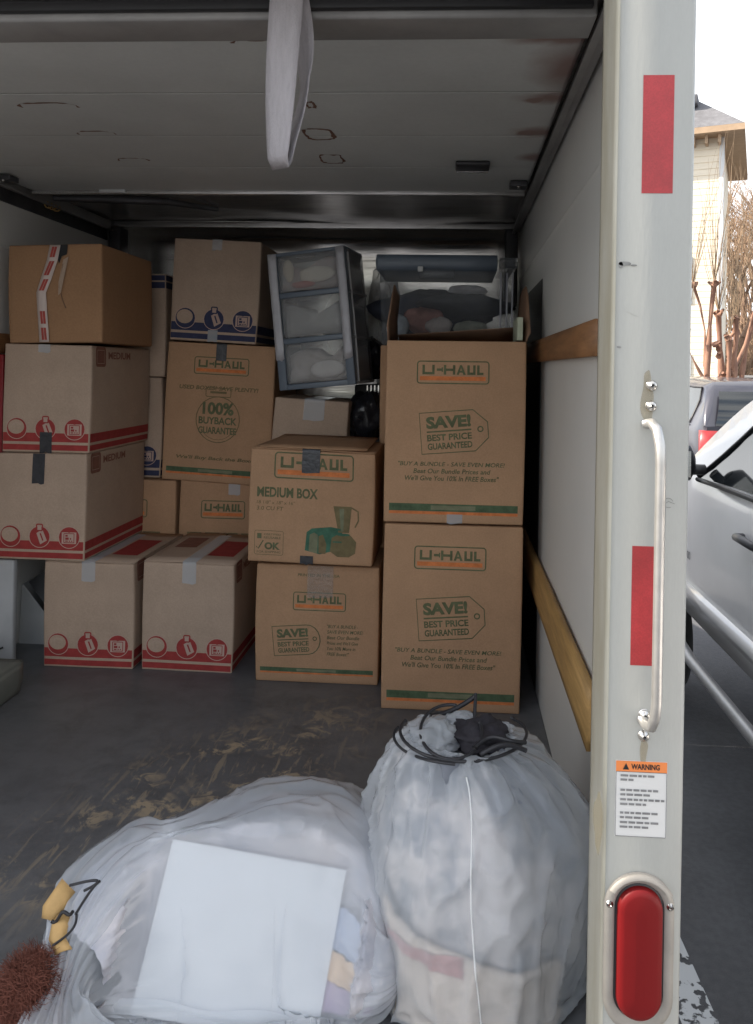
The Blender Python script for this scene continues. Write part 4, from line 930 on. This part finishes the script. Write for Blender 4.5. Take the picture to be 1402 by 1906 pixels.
def crumple(name, c, s, m, parent, seed):
    mb = MB(); P = []
    for p in range(25):
        t_ = math.pi * (p / 24 - .5); row = []
        for q in range(48):
            a = 2 * math.pi * q / 48; dv = Vector((math.cos(a) * math.cos(t_), math.sin(a) * math.cos(t_), math.sin(t_)))
            n_ = 1 + .35 * noise.noise(dv * 1.6 + Vector((seed, 0, 0))) + .14 * (1 - abs(noise.noise(dv * 2.4 + Vector((seed, 4, 0)))) * 3)
            row.append(Vector((c[0] + s[0] * dv.x * n_, c[1] + s[1] * dv.y * n_, c[2] + s[2] * dv.z * n_)))
        P.append(row)
    mb.grid(P, m, closeu=True); return mb.build(name, parent)
crumple('gathered_mouth', (mc.x - .055, mc.y - .005, mc.z + .004), (.046, .05, .022), BAGM, rb_, 3)
crumple('gathered_mouth', (mc.x + .0, mc.y + .05, mc.z + .012), (.03, .02, .012), BAGM, rb_, 6)

# left bag, lying on its side
lk = [(-.575, 1.06, .05, .085, .045), (-.590, 1.12, .08, .055, .045), (-.596, 1.165, .105, .035, .035), (-.590, 1.20, .12, .075, .07), (-.560, 1.26, .13, .14, .110), (-.51, 1.31, .135, .17, .125), (-.45, 1.335, .14, .19, .138), (-.38, 1.35, .15, .215, .145), (-.31, 1.37, .155, .225, .150), (-.24, 1.375, .15, .225, .148), (-.17, 1.36, .13, .205, .130), (-.115, 1.34, .105, .165, .103), (-.088, 1.33, .09, .11, .07), (-.078, 1.33, .08, .002, .002)]
SL = bag_surface(lk, False, 8.1, .17, .014, 26, .009)
bA, bB, bC = atY(322, 1562, 1.30), atY(645, 1620, 1.325), atY(610, 1906, 1.25)
bu = (bB - bA).normalized(); bn = bu.cross(bC - bB).normalized()
if bn.z < 0: bn = -bn
bv = bn.cross(bu).normalized()
if bv.z > 0: bv = -bv
BW = (bB - bA).length; BH = .25
def press(p):
    q = p - bA; u, v, h_ = q.dot(bu), q.dot(bv), q.dot(bn)
    du = max(0, -u, u - BW); dv = max(0, -v, v - BH); dd = math.hypot(du, dv)
    if p.z < .05 and v > BH * .6: return p
    if dd < .09 and h_ > -.20:
        w_ = (1 - dd / .09) ** 2 * (3 - 2 * (1 - dd / .09)) if dd > 0 else 1
        tgt = .004 + .0012 * noise.noise(p * 14)
        return p + bn * (tgt - h_) * w_
    return p
tag(bag_mesh('trash_bag', SL, 0, 1, 230, 220, film('white_bag_film_thin', (.68, .72, .775), .36, .14, .22, .8, 8), post=press), 'lying white plastic bag stretched over a white board, its neck tied at the left', 'bag')
lb_ = bpy.data.objects['trash_bag.001']
mb = MB(); M = Matrix((bu, bv, bn)).transposed().to_4x4(); M.translation = bA - bn * .0045
mb.box((0, 0, -.004), (BW, BH, .004), mat('white_board', (.64, .66, .68), .5, var=.02), M, bev=.001); tag(mb.build('white_board'), 'square white board inside the lying bag', 'board')
ff = MB(); P = []
for k in range(31):
    t = k / 30; q = bA + bu * (-.05 + t * (BW + .11)) + bv * (.236 - .018 * t + .003 * math.sin(t * 17)) + bn * (.0075 + .002 * math.sin(t * 23))
    P.append([q + bv * (w2 * (.008 + .003 * math.sin(t * 13))) + bn * (.003 * (1 - abs(w2))) for w2 in (-1, -.4, 0, .4, 1)])
ff.grid(P, BAGM); ff.build('film_fold', lb_)
CL2 = mat('white_lilac_clothes', (.24, .27, .34), .9, var=.1, scale=6, col2=(.66, .62, .62), bump=.6, bscale=14)
SLi = bag_surface([(a, b_, c, d * .84, e * .84) for a, b_, c, d, e in lk[3:]], False, 8.1, .9, .004, 20, .012)
def press2(p):
    q = p - bA; u, v, h_ = q.dot(bu), q.dot(bv), q.dot(bn)
    if -.04 < u < BW + .04 and -.04 < v < BH + .05 and h_ > -.02: p = p + bn * (-.02 - h_)
    return p
tag(bag_mesh('clothes_pile', SLi, 0, 1, 70, 90, CL2, post=press2), 'pale clothes filling the lying bag', 'clothes')
GRP = 'coloured cloths in the lying bag'
for i, (t0, t1, a0, a1, c, lb2) in enumerate(((.80, .93, 24, 52, (.33, .38, .50), 'pale blue cloth at the right end of the lying bag'), (.80, .925, 0, 23, (.60, .40, .22), 'orange cloth at the right end of the lying bag'), (.80, .92, -30, -1, (.30, .21, .33), 'purple cloth low at the right end of the lying bag'))):
    patch('folded_cloth', SL, t0, t1, R(180 + 10 + a0) if False else R(180) - R(a0) + R(0), R(180) - R(a1), .945, mat('bag_cloth_%d' % i, c, .9, var=.12, scale=12), lb2, 'cloth', GRP, .006, i + 3, .02)
# yellow drawstring tabs and black cord at the neck
YEL = mat('yellow_band', (.50, .32, .13), .8, var=.12, scale=30, bump=.2)
nk = atY(118, 1700, 1.22)
def ribbon(pts, wd, m, name, parent, th=.003):
    mb = MB(); P = []
    for i, (c, wv) in enumerate(pts):
        c = Vector(c); wv = Vector(wv); P.append([c - wv * wd * .5, c - wv * wd * .2 + Vector((0, -.003, .003)), c + wv * wd * .2 + Vector((0, -.003, .003)), c + wv * wd * .5])
    mb.grid(P, m); return solidify(mb.build(name, parent), th)
def W(px, py, Y): return atY(px, py, Y)
ribbon([(W(128, 1648, 1.25), (.7, 0, -.7)), (W(112, 1672, 1.235), (.8, 0, -.6)), (W(96, 1695, 1.225), (.85, 0, -.5)), (W(92, 1712, 1.22), (.7, 0, -.2))], .030, YEL, 'yellow_tab', lb_)
ribbon([(W(122, 1705, 1.22), (.75, 0, -.1)), (W(112, 1725, 1.205), (.8, 0, -.1)), (W(108, 1748, 1.195), (.85, 0, .05)), (W(120, 1772, 1.185), (.8, 0, .3))], .030, YEL, 'yellow_tab', lb_)
cordpath(lambda t: W(130 + 52 * math.sin(t * 2.6), 1648 - 14 * math.sin(t * 3.14) + 10 * t, 1.215), 16, .0022, lb_)
cordpath(lambda t: W(186 - 45 * t ** .8, 1640 + 62 * t, 1.20), 16, .0022, lb_)
cordpath(lambda t: W(143 - 45 * t + 14 * math.sin(t * 3.1), 1700 + 60 * t, 1.185), 16, .002, lb_)
cordpath(lambda t: W(96 + 40 * t, 1714 - 20 * t + 6 * math.sin(t * 9), 1.205), 12, .0028, lb_)

# auburn fuzzy bundle at the lower left
def fuzzy():
    c = atY(52, 1850, 1.16); c.z = max(c.z, .07); mb = MB(); FU = mat('auburn_fluff', (.07, .022, .014), .85, var=.4, scale=12, col2=(.17, .055, .035), fine=.2)
    rnd = random.Random(5)
    P = []
    for p in range(17):
        t_ = math.pi * (p / 16 - .5)
        P.append([Vector((c.x + .037 * math.cos(t_) * math.cos(2 * math.pi * q / 28) * (1 + .3 * noise.noise(Vector((p * .5, math.cos(q * .22) * 2, math.sin(q * .22) * 2)))), c.y + .038 * math.cos(t_) * math.sin(2 * math.pi * q / 28), c.z + .046 * math.sin(t_))) for q in range(28)])
    mb.grid(P, FU, closeu=True)
    for i in range(5200):
        d = Vector((rnd.gauss(0, 1), rnd.gauss(0, 1), rnd.gauss(0, 1))).normalized(); lump = 1 + .35 * noise.noise(d * 2.2)
        p = c + Vector((d.x * .036, d.y * .038, d.z * .046)) * lump; pts = [p]; v = d.copy()
        for k in range(4):
            v = (v + Vector((rnd.gauss(0, .55), rnd.gauss(0, .55), rnd.gauss(0, .55) - .12))).normalized(); p = p + v * .0075; p = Vector((p.x, p.y, max(.003, p.z))); pts.append(p)
        sd = v.orthogonal().normalized() * .0007
        vs = []
        for k, q in enumerate(pts): s_ = sd * (1 - k / 5); vs += [q - s_, q + s_]
        mb.add(vs, [(2 * k, 2 * k + 1, 2 * k + 3, 2 * k + 2) for k in range(4)], FU)
    for kx, ky, kz in ((-.035, .02, -.045), (.02, -.01, -.055)):
        for i in range(1900):
            d = Vector((rnd.gauss(0, 1), rnd.gauss(0, 1), rnd.gauss(0, 1))).normalized(); p = c + Vector((kx, ky, kz)) + d * .028 * (1 + .4 * noise.noise(d * 2)); v = d.copy(); pts = [p]
            for k in range(4):
                v = (v + Vector((rnd.gauss(0, .6), rnd.gauss(0, .6), rnd.gauss(0, .6)))).normalized(); p = p + v * .007; p = Vector((p.x, p.y, max(.003, p.z))); pts.append(p)
            sd = v.orthogonal().normalized() * .0007; vs = []
            for k, q in enumerate(pts): s_ = sd * (1 - k / 5); vs += [q - s_, q + s_]
            mb.add(vs, [(2 * k, 2 * k + 1, 2 * k + 3, 2 * k + 2) for k in range(4)], FU)
    tag(mb.build('fuzzy_bundle'), 'fuzzy auburn bundle on the truck floor by the neck of the lying bag', 'fluffy toy')
fuzzy()

# ------------------------------------------------------------------ ground
mb = MB(); ASP = mat('asphalt', (.085, .087, .095), .9, var=.3, scale=.9, fine=.10, bump=.5, bscale=160)
mb.grid([[Vector((x, y, GZ)) for x in (-600, -60, -15, 0, 15, 60, 600)] for y in (-600, -60, -15, 0, 15, 60, 900)], ASP, False); tag(mb.build('asphalt_ground'), 'dark asphalt parking lot', 'ground', kind='structure')
def worn_paint():
    m = bpy.data.materials.new('worn_line_paint'); m.use_nodes = True; n = m.node_tree.nodes; l = m.node_tree.links; b = n['Principled BSDF']; b.inputs['Base Color'].default_value = (.52, .54, .56, 1); b.inputs['Roughness'].default_value = .8
    tc = n.new('ShaderNodeTexCoord'); nz = n.new('ShaderNodeTexNoise'); nz.inputs['Scale'].default_value = 22; nz.inputs['Detail'].default_value = 8; l.new(tc.outputs['Object'], nz.inputs[0])
    cr = n.new('ShaderNodeValToRGB'); cr.color_ramp.elements[0].position = .52; cr.color_ramp.elements[1].position = .56; cr.color_ramp.elements[0].color = (1, 1, 1, 1); cr.color_ramp.elements[1].color = (0, 0, 0, 1)
    l.new(nz.outputs[0], cr.inputs[0]); l.new(cr.outputs[0], b.inputs['Alpha']); return m
mb = MB(); g0 = atZ(1338, 1906, GZ); g1 = atZ(1268, 1750, GZ); dirv = Vector((g1.x - g0.x, g1.y - g0.y, 0)).normalized(); side = Vector((-dirv.y, dirv.x, 0))
if side.x > 0: side = -side
a0 = g0 - dirv * 1.6; b0 = g0 + dirv * 6
mb.grid([[p + Vector((0, 0, .004)), p + side * .11 + Vector((0, 0, .004))] for p in (a0, (a0 + b0) / 2, b0)], worn_paint(), False); tag(mb.build('parking_line'), 'worn white painted parking line on the asphalt', 'line', kind='structure')

# ------------------------------------------------------------------ vehicles
def suv(name, label, loc, rz, paint, roofz=1.82, belt=1.30, hood=1.22, L=4.8, Wd=.95, tail='lamp', emblem=False, wsb=.72, clear=.42, group=None, ride=True, silver=None):
    root = empty(name, loc, (0, 0, rz)); tag(root, label, 'car', group)
    # local: +y forward, nose at y = L/2
    hl = L / 2
    def section(y):
        u = y / hl
        nose = max(0, (u - .86) / .14); tail_ = max(0, (-u - .93) / .07)
        wv = Wd * (1 - .16 * nose ** 2 - .05 * tail_ ** 2)
        zb = clear + .05 * nose
        top = roofz
        yA, yT = .62, 1.55   # windscreen top / base
        if y > yT: top = hood + .03 - .10 * ((y - yT) / (hl - yT)) ** 2 - .16 * max(0, nose) ** 3
        elif y > yA: top = hood + .03 + (roofz - hood - .03) * math.sin((yT - y) / (yT - yA) * math.pi / 2) ** 1.05
        elif y > -hl + .75: top = roofz - .02 * ((y - yA) / 2) ** 2
        else: top = roofz - .03 - (roofz - belt - .05) * max(0, (-hl + .35 - y) / .35) ** 1.6
        bl = min(belt - .05 * max(0, y) / hl, top - .02) - .12 * nose ** 2
        gh = max(0, min(1, (top - bl) / (roofz - belt)))
        wr = wv - .02 - .17 * gh
        return [(0, zb), (wv * .88, zb), (wv * .96, zb + .05), (wv, zb + .22), (wv * 1.0, (zb + bl) / 2 + .08), (wv * .985, bl - .06), (wv * .965, bl), (wr + .03, bl + (top - bl) * .55), (wr, top - .045 * gh - .006), (wr - .08, top - .004), (wr * .5, top + .012 * gh), (0, top + .016 * gh)]
    ys = sorted(set([round(v, 3) for v in lin(-hl, hl, 60)] + [hl - .01, -hl + .01]))
    mb = MB()
    for s in (-1, 1): mb.grid([[Vector((s * a, y, z)) for a, z in section(y)] for y in ys], paint)
    for y in (-hl, hl):
        pts = section(y); mb.add([Vector((a, y, z)) for a, z in pts] + [Vector((-a, y, z)) for a, z in reversed(pts)], [tuple(range(2 * len(pts)))], paint)
    mb.build('body', root)
    GL = mat('car_glass', (.015, .018, .02), .04, var=.1, coat=.6)
    def on(y, k, off=.004):   # k runs 0..1 from belt to roof edge
        sct = section(y); a = Vector((sct[6][0], y, sct[6][1])); m_ = Vector((sct[7][0], y, sct[7][1])); b_ = Vector((sct[8][0], y, sct[8][1])); p = a.lerp(m_, k / .55) if k < .55 else m_.lerp(b_, (k - .55) / .45)
        return Vector((p.x + off, p.y, p.z))
    for s in (-1, 1):
        for (y0, y1) in ((1.28, .05), (-.05, -1.05), (-1.13, -hl + .42)):
            wm = MB(); P = []
            for i in range(13):
                y = y0 + (y1 - y0) * i / 12; kt = .94
                if y > .55: kt = max(.06, .94 * (1 - ((y - .55) / .78) ** 1.2))
                P.append([Vector((s * on(y, k).x, y, on(y, k).z)) for k in lin(.05, kt, 5)])
            wm.grid(P, GL); wn = wm.build('side_window', root)
            tm = MB(); tm.tube([Vector((s * (on(y, .0).x + .002), y, on(y, .02).z)) for y in lin(y0, y1, 10)], .011, BLACK, 6)
            tm.tube([p_[-1] + Vector((s * .002, 0, .004)) for p_ in P], .010, BLACK, 6)
            tm.tube([p_ for p_ in P[-1]], .012, BLACK, 6); tm.build('window_trim', wn)
        for y in (.0, -1.08, 1.62):
            sm = MB(); sm.tube([Vector((s * (a + .001), y, z)) for a, z in section(y)[2:(9 if y < 1 else 6)]], .004, BLACK, 4); sm.build('door_seam', root)
        sm = MB(); sm.gridbox([min(s * Wd * .93, s * (Wd + .022)), max(s * Wd * .93, s * (Wd + .022))], lin(-1.3, 1.5, 6), [clear + .16, clear + .2, clear + .235], paint, None, .004); sm.build('side_moulding', root)
        for y in (.42, -.85):
            hm = MB(); z = belt - .15; hm.tube([(s * (Wd - .005), y - .0, z), (s * (Wd + .03), y + .02, z), (s * (Wd + .035), y + .11, z + .005), (s * (Wd + .03), y + .19, z), (s * (Wd - .005), y + .21, z)], [.012, .016, .018, .016, .012], mat('dark_handle', (.06, .06, .065), .4), 8); hm.build('door_handle', root)
        mm = MB(); yy = 1.18; z = belt + .07
        P = [[Vector((s * (Wd + .02 + q), yy + .055 * math.cos(R(a)) * sc_, z + .085 * math.sin(R(a)) * sc_)) for a in range(0, 360, 24)] for q, sc_ in ((.0, .5), (.02, .95), (.12, 1), (.19, .9), (.215, .4))]
        mm.grid(P, BLACK, closeu=True); mm.cyl((s * (Wd - .03), yy, z - .03), (s, 0, 0), .025, .09, BLACK, 8); mo = mm.build('wing_mirror', root)
        mg = MB(); mg.add([(s * (Wd + .05), yy - .054, z - .06), (s * (Wd + .19), yy - .052, z - .055), (s * (Wd + .19), yy - .052, z + .055), (s * (Wd + .05), yy - .054, z + .06)], [(0, 1, 2, 3)], CHROME); mg.build('mirror_glass', mo)
        if ride:
            rbm = MB(); rbm.tube([(s * (Wd - .02), -1.35, clear - .04), (s * (Wd + .02), -1.2, clear - .07)] + [(s * (Wd + .04), y, clear - .07) for y in lin(-1.0, 1.1, 6)] + [(s * (Wd + .02), 1.35, clear - .07), (s * (Wd - .02), 1.5, clear - .04)],   .026, mat('dull_silver_step', (.36, .36, .37), .4, .5), 12); rbm.build('running_board', root)
        for y in (hl - (.55 if L > 5 else .95), -hl + 1.0):
            am = MB(); am.add([(s * (Wd + .0035), y + .44 * math.cos(R(a)), .40 + .46 * math.sin(R(a))) for a in range(0, 181, 10) if .40 + .46 * math.sin(R(a)) > clear + .01], [tuple(range(len([1 for a in range(0, 181, 10) if .40 + .46 * math.sin(R(a)) > clear + .01])))], BLACK); am.build('wheel_arch', root); wheel(None, (s * (Wd - .11), y, .37), .37, .24, root, (s, 0, 0))
        tm = MB(); zl = belt - .22
        tm.gridbox(sorted([s * (Wd * .66), s * (Wd * .99)]), [-hl - .012, -hl + .08], [zl - .22, zl, zl + .20], mat('tail_red', (.30, .012, .014), .3, coat=.5), None, .008); tm.build('tail_light', root)
        hm = MB(); hm.gridbox(sorted([s * (Wd * .50), s * (Wd * .82)]), [hl - .10, hl + .008], [.80, .86, .95], CHROME, None, .01); hm.build('headlight', root)
    # windscreens
    wm = MB(); wm.grid([[Vector((a * (section(y)[9][0] - .02), y, section(y)[9][1] + .012 + (1 - a * a) * .012)) for a in lin(-1, 1, 8)] for y in lin(1.48, .68, 8)], GL); wm.build('windscreen', root)
    wm = MB(); P = []
    for z in lin(belt + .02, roofz - .13, 6):
        k = (z - belt) / (roofz - belt); P.append([Vector((a * (Wd * .84 - .13 * k), -hl - .006 + max(0, k) * .30 * k, z)) for a in lin(-1, 1, 8)])
    wm.grid(P, GL); wm.build('rear_window', root)
    bm_ = MB(); bm_.gridbox([-Wd * .96, -Wd * .9, Wd * .9, Wd * .96], [-hl - .09, -hl - .05, -hl + .03], [clear - .02, clear + .1, clear + .22], paint, None, .02); bm_.box((-Wd * .8, -hl - .10, clear + .225), (Wd * .8, -hl + .01, clear + .24), CHROME, bev=.004); bm_.build('rear_bumper', root)
    bm_ = MB(); bm_.gridbox([-Wd * .82, Wd * .82], [hl - .05, hl + .06], [clear - .02, clear + .1, clear + .24], paint, None, .03); bm_.build('front_bumper', root)
    if emblem:
        em = MB(); f = Face(em, (-(Wd + .001), 1.36, belt - .40), (0, -1, 0), (0, 0, 1))
        for k in range(4): f.rrect(.0 + k * .022, 0, .015 + k * .022, .03, .003, .004, GR, 3)
        em.build('badge', root)
    return root
WCAR = mat('white_car_paint', (.80, .79, .80), .22, var=.02, coat=.7); GCAR = mat('grey_car_paint', (.045, .045, .06), .3, .3, var=.05, coat=.6)
CCAR = mat('cream_car_paint', (.45, .41, .36), .35, var=.03, coat=.4)
suv('parked_car', 'white high riding car parked beside the truck with a silver side step and black mirror', (1.13 + .95, 2.45, GZ), 0, WCAR, L=5.7, belt=1.42, hood=1.40, roofz=1.93, emblem=True, clear=.67, group='cars parked in the lot')
suv('parked_car', 'dark grey car seen from behind, its roof just below the horizon, beyond the white car', (3.35, 10.4, GZ), R(2), GCAR, belt=1.36, hood=1.2, roofz=1.86, clear=.35, ride=False, group='cars parked in the lot')
suv('parked_car', 'cream vehicle parked far off at the right edge beyond the bare tree', (9.9, 25.5, GZ), R(75), CCAR, belt=1.3, roofz=1.9, clear=.35, ride=False, group='cars parked in the lot')

# ------------------------------------------------------------------ houses
SIDING = mat('white_siding', (.80, .72, .58), .8, var=.05, scale=3, stretch=(.3, .3, 5)); ROOFM = mat('grey_shingles', (.13, .13, .14), .9, var=.25, scale=4, fine=.25)
SOFF = mat('tan_soffit', (.42, .30, .20), .9, var=.1)
def house(name, label, c, rz, w, d, h, roofh, ov=.9, sid=SIDING):
    root = empty(name, (c.x, c.y, GZ), (0, 0, rz)); tag(root, label, 'house')
    # origin at the near right corner; wall runs to -x, depth to +y
    mb = MB(); mb.box((-w, 0, 0), (0, d, h), sid)
    k = 0
    while k < h - .2: mb.box((-w + .02, -.02, k), (-.001, -.0005, k + .17), sid); k += .19
    mb.build('wall', root)
    for px in (0, -w):
        cm = MB(); cm.box((px - .07, -.045, 0), (px + .07, .07, h), WHITE, bev=.01); cm.build('corner_board', root)
    rm = MB(); z = h; rm.add([(-w - ov, -ov, z), (ov, -ov, z), (ov, d + ov, z), (-w - ov, d + ov, z), (-w + d * .4, d / 2, z + roofh), (-d * .4, d / 2, z + roofh)], [(0, 1, 5, 4), (1, 2, 5), (2, 3, 4, 5), (3, 0, 4)], ROOFM); rf = rm.build('roof', root)
    sm = MB(); sm.box((-w - ov, -ov, z - .18), (ov, d + ov, z - .003), SOFF); sm.build('soffit', rf)
    fm = MB()
    for sx in range(int(w / .35)):
        fm.box((-sx * .35 - .1, -.03 - ov * .6, z - .42), (-sx * .35 - .02, -.001, z - .181), SOFF)
    fm.build('brackets', rf)
    GLS = mat('house_window_glass', (.25, .27, .25), .1, var=.2)
    for fx in range(int(w // 2.6)):
        for zz in (1.1, 4.0):
            x0 = -1.3 - fx * 2.6; fr = MB(); fr.box((x0 - .55, -.06, zz), (x0 + .55, -.0205, zz + 1.4), WHITE, bev=.02); wo = fr.build('window', root)
            pn = MB(); pn.box((x0 - .47, -.068, zz + .08), (x0 + .47, -.0605, zz + .68), GLS); pn.box((x0 - .47, -.068, zz + .75), (x0 + .47, -.0605, zz + 1.32), GLS); pn.build('pane', wo)
    return root
hc = atY(1337, 690, 23.0)
ho = house('white_house', 'tall white sided house with a grey hipped roof directly right of the truck post', hc, R(-21), 9, 5, 9.05, 2.5, .62)
tb = MB(); tb.box((-2.6, .5, 9.1), (-.95, 2.5, 10.05), SIDING); tb.box((-2.75, .3, 10.06), (-.72, 2.7, 10.35), ROOFM, bev=.03); tb.build('chimney', ho)
h2 = atY(1375, 690, 60); house('far_house', 'low far house with a blue grey roof at the right edge of the picture', h2 + Vector((12, 0, 0)), R(10), 14, 8, 2.6, 2.2, .5, mat('tan_siding', (.45, .42, .38), .8))

# ------------------------------------------------------------------ trees
BARK = mat('pinkish_brown_bark', (.17, .085, .06), .8, var=.3, scale=4, col2=(.36, .20, .13), stretch=(6, 6, 1), bump=.4, bscale=8)
TWIG = mat('tan_twigs', (.30, .215, .14), .9, var=.25, scale=3)
def crepe_myrtle():
    base = atY(1330, 690, 12.5); base.z = GZ; root = empty('pollarded_tree', base); tag(root, 'pollarded bare tree with knobbly reddish stems in front of the white house', 'tree')
    mb = MB(); rnd = random.Random(12); tips = []
    def stem(pts, r0, r1, knob=True):
        n = len(pts); mb.tube(pts, [.62 * (r0 + (r1 - r0) * i / (n - 1)) + (.012 * math.sin(i * 2.1)) for i in range(n)], BARK, 9)
        if knob: 
            p = pts[-1]
            for q in range(5): mb.tube([p + Vector((rnd.uniform(-.03, .03), rnd.uniform(-.03, .03), -.03)), p + Vector((rnd.uniform(-.09, .09), rnd.uniform(-.08, .08), rnd.uniform(.0, .07)))], [.05, .018], BARK, 6)
        tips.append(pts[-1])
    def S(dx0, dx1, z1, r0, r1, dy=0., bend=.1, n=10):
        stem([Vector((dx0 + (dx1 - dx0) * (i / n) ** 1.3 + bend * math.sin(i / n * 3.1) + rnd.uniform(-.012, .012), dy * i / n + rnd.uniform(-.012, .012), z1 * i / n)) for i in range(n + 1)], r0, r1)
    S(-.10, -.02, 3.35, .12, .05, 0, -.05); S(0, .10, 2.9, .12, .06, .2); S(.08, .28, 2.8, .10, .06, -.1); S(.16, .68, 2.9, .09, .04, .2, .02); S(.1, .42, 2.6, .09, .05, .3); S(-.02, .14, 2.5, .10, .06, -.2)
    stem([Vector((-.06, 0, 1.75)), Vector((-.14, .02, 2.05)), Vector((-.16, .0, 2.6)), Vector((-.24, 0, 3.0)), Vector((-.36, 0, 3.35))], .045, .025)
    stem([Vector((-.08, 0, 1.7)), Vector((-.25, -.05, 1.95)), Vector((-.40, -.1, 2.2)), Vector((-.52, -.1, 2.6))], .035, .02)
    stem([Vector((.34, .1, 2.0)), Vector((.52, .1, 2.4)), Vector((.62, .1, 2.9)), Vector((.75, .1, 3.1))], .04, .03)
    for i in range(14):   # knuckles on the stems
        p = Vector((rnd.uniform(-.1, .4), rnd.uniform(-.1, .1), rnd.uniform(1.4, 2.6))); mb.tube([p, p + Vector((rnd.uniform(-.1, .1), -.08, .06))], [.05, .03], BARK, 6)
    mb.build('trunk', root)
    cb = MB()
    for p in tips:
        for k in range(16):
            d = Vector((rnd.gauss(0, .12), rnd.gauss(0, .12), 1)).normalized(); q = p.copy(); pts = [q.copy()]; Ln = rnd.uniform(.8, 2.6)
            for j in range(5): d = (d + Vector((rnd.gauss(0, .06), rnd.gauss(0, .06), .02))).normalized(); q = q + d * Ln / 5; pts.append(q.copy())
            cb.tube(pts, [.007 * (1 - j / 6.5) for j in range(6)], TWIG, 3, False)
    cb.build('crown', root)
crepe_myrtle()
def bare_tree(base, H, seed, label, m1, m2, spread=.5, lv=6, thin=1., mesh=None):
    root = empty('bare_tree', base); tag(root, label, 'tree', 'bare trees behind the lot'); rnd = random.Random(seed); tr = MB(); cr_ = MB()
    def br(p, d, L_, r, k):
        pts = [p.copy()]; q = p.copy(); dd = d.copy()
        for j in range(4): dd = (dd + Vector((rnd.gauss(0, .10), rnd.gauss(0, .10), .03))).normalized(); q = q + dd * L_ / 4; pts.append(q.copy())
        (tr if k < 2 else cr_).tube(pts, [r * (1 - .35 * j / 4) for j in range(5)], m1 if k < 3 else m2, 6 if k < 2 else 3, False)
        if k >= lv: return
        for c in range(3 if k > 0 else 4):
            ax = Vector((rnd.gauss(0, 1), rnd.gauss(0, 1), rnd.gauss(0, .4))).normalized(); nd = (dd + ax * spread * rnd.uniform(.6, 1.3)).normalized()
            br(pts[rnd.choice((2, 3, 4, 4))], nd, L_ * rnd.uniform(.62, .82), r * .58, k + 1)
    br(Vector((0, 0, 0)), Vector((rnd.gauss(0, .05), rnd.gauss(0, .05), 1)), H * .27, H * .018 * thin, 0)
    tr.build('trunk', root); cr_.build('crown', root); return root
BK2 = mat('tan_bark', (.20, .13, .09), .9, var=.3, scale=2); TW2 = mat('far_tan_twigs', (.30, .20, .13), .9, var=.2, scale=2)  # plain tan for the twigs of the far trees and the thicket
for i, (px, Y, H, lb2) in enumerate(((1362, 30, 12.5, 'bare tan tree nearest behind the pollarded one'), (1398, 36, 13.5, 'bare tree at the right edge, close behind the cream vehicle'), (1345, 44, 16, 'bare tree rising behind the corner of the white house'), (1385, 52, 17, 'farther bare tree between two nearer ones'), (1430, 40, 14, 'bare tree just beyond the right edge of the picture'))):
    p = atY(px, 690, Y); p.z = GZ; bare_tree(p, H, 40 + i, lb2, BK2, TW2, .45, 6, 1.)
def brush():
    root = MB(); rnd = random.Random(9)
    for i in range(2600):
        y = rnd.uniform(28, 60); px = rnd.uniform(1290, 1520); b_ = atY(px, 690, y); b_.z = GZ
        d = Vector((rnd.gauss(0, .18), rnd.gauss(0, .18), 1)).normalized(); Ln = rnd.uniform(1.5, 4.2) * (1 if rnd.random() < .8 else 1.6)
        root.tube([b_, b_ + d * Ln * .5, b_ + (d + Vector((rnd.gauss(0, .15), 0, 0))) * Ln], [.03, .02, .004], TW2, 3, False)
    tag(root.build('brush_thicket'), 'tan winter thicket behind the parking lot', 'thicket', kind='stuff')
brush()
for o in list(bpy.data.objects):
    if o.type == 'EMPTY' and not o.parent and not o.get('label'): print('UNLABELLED', o.name)
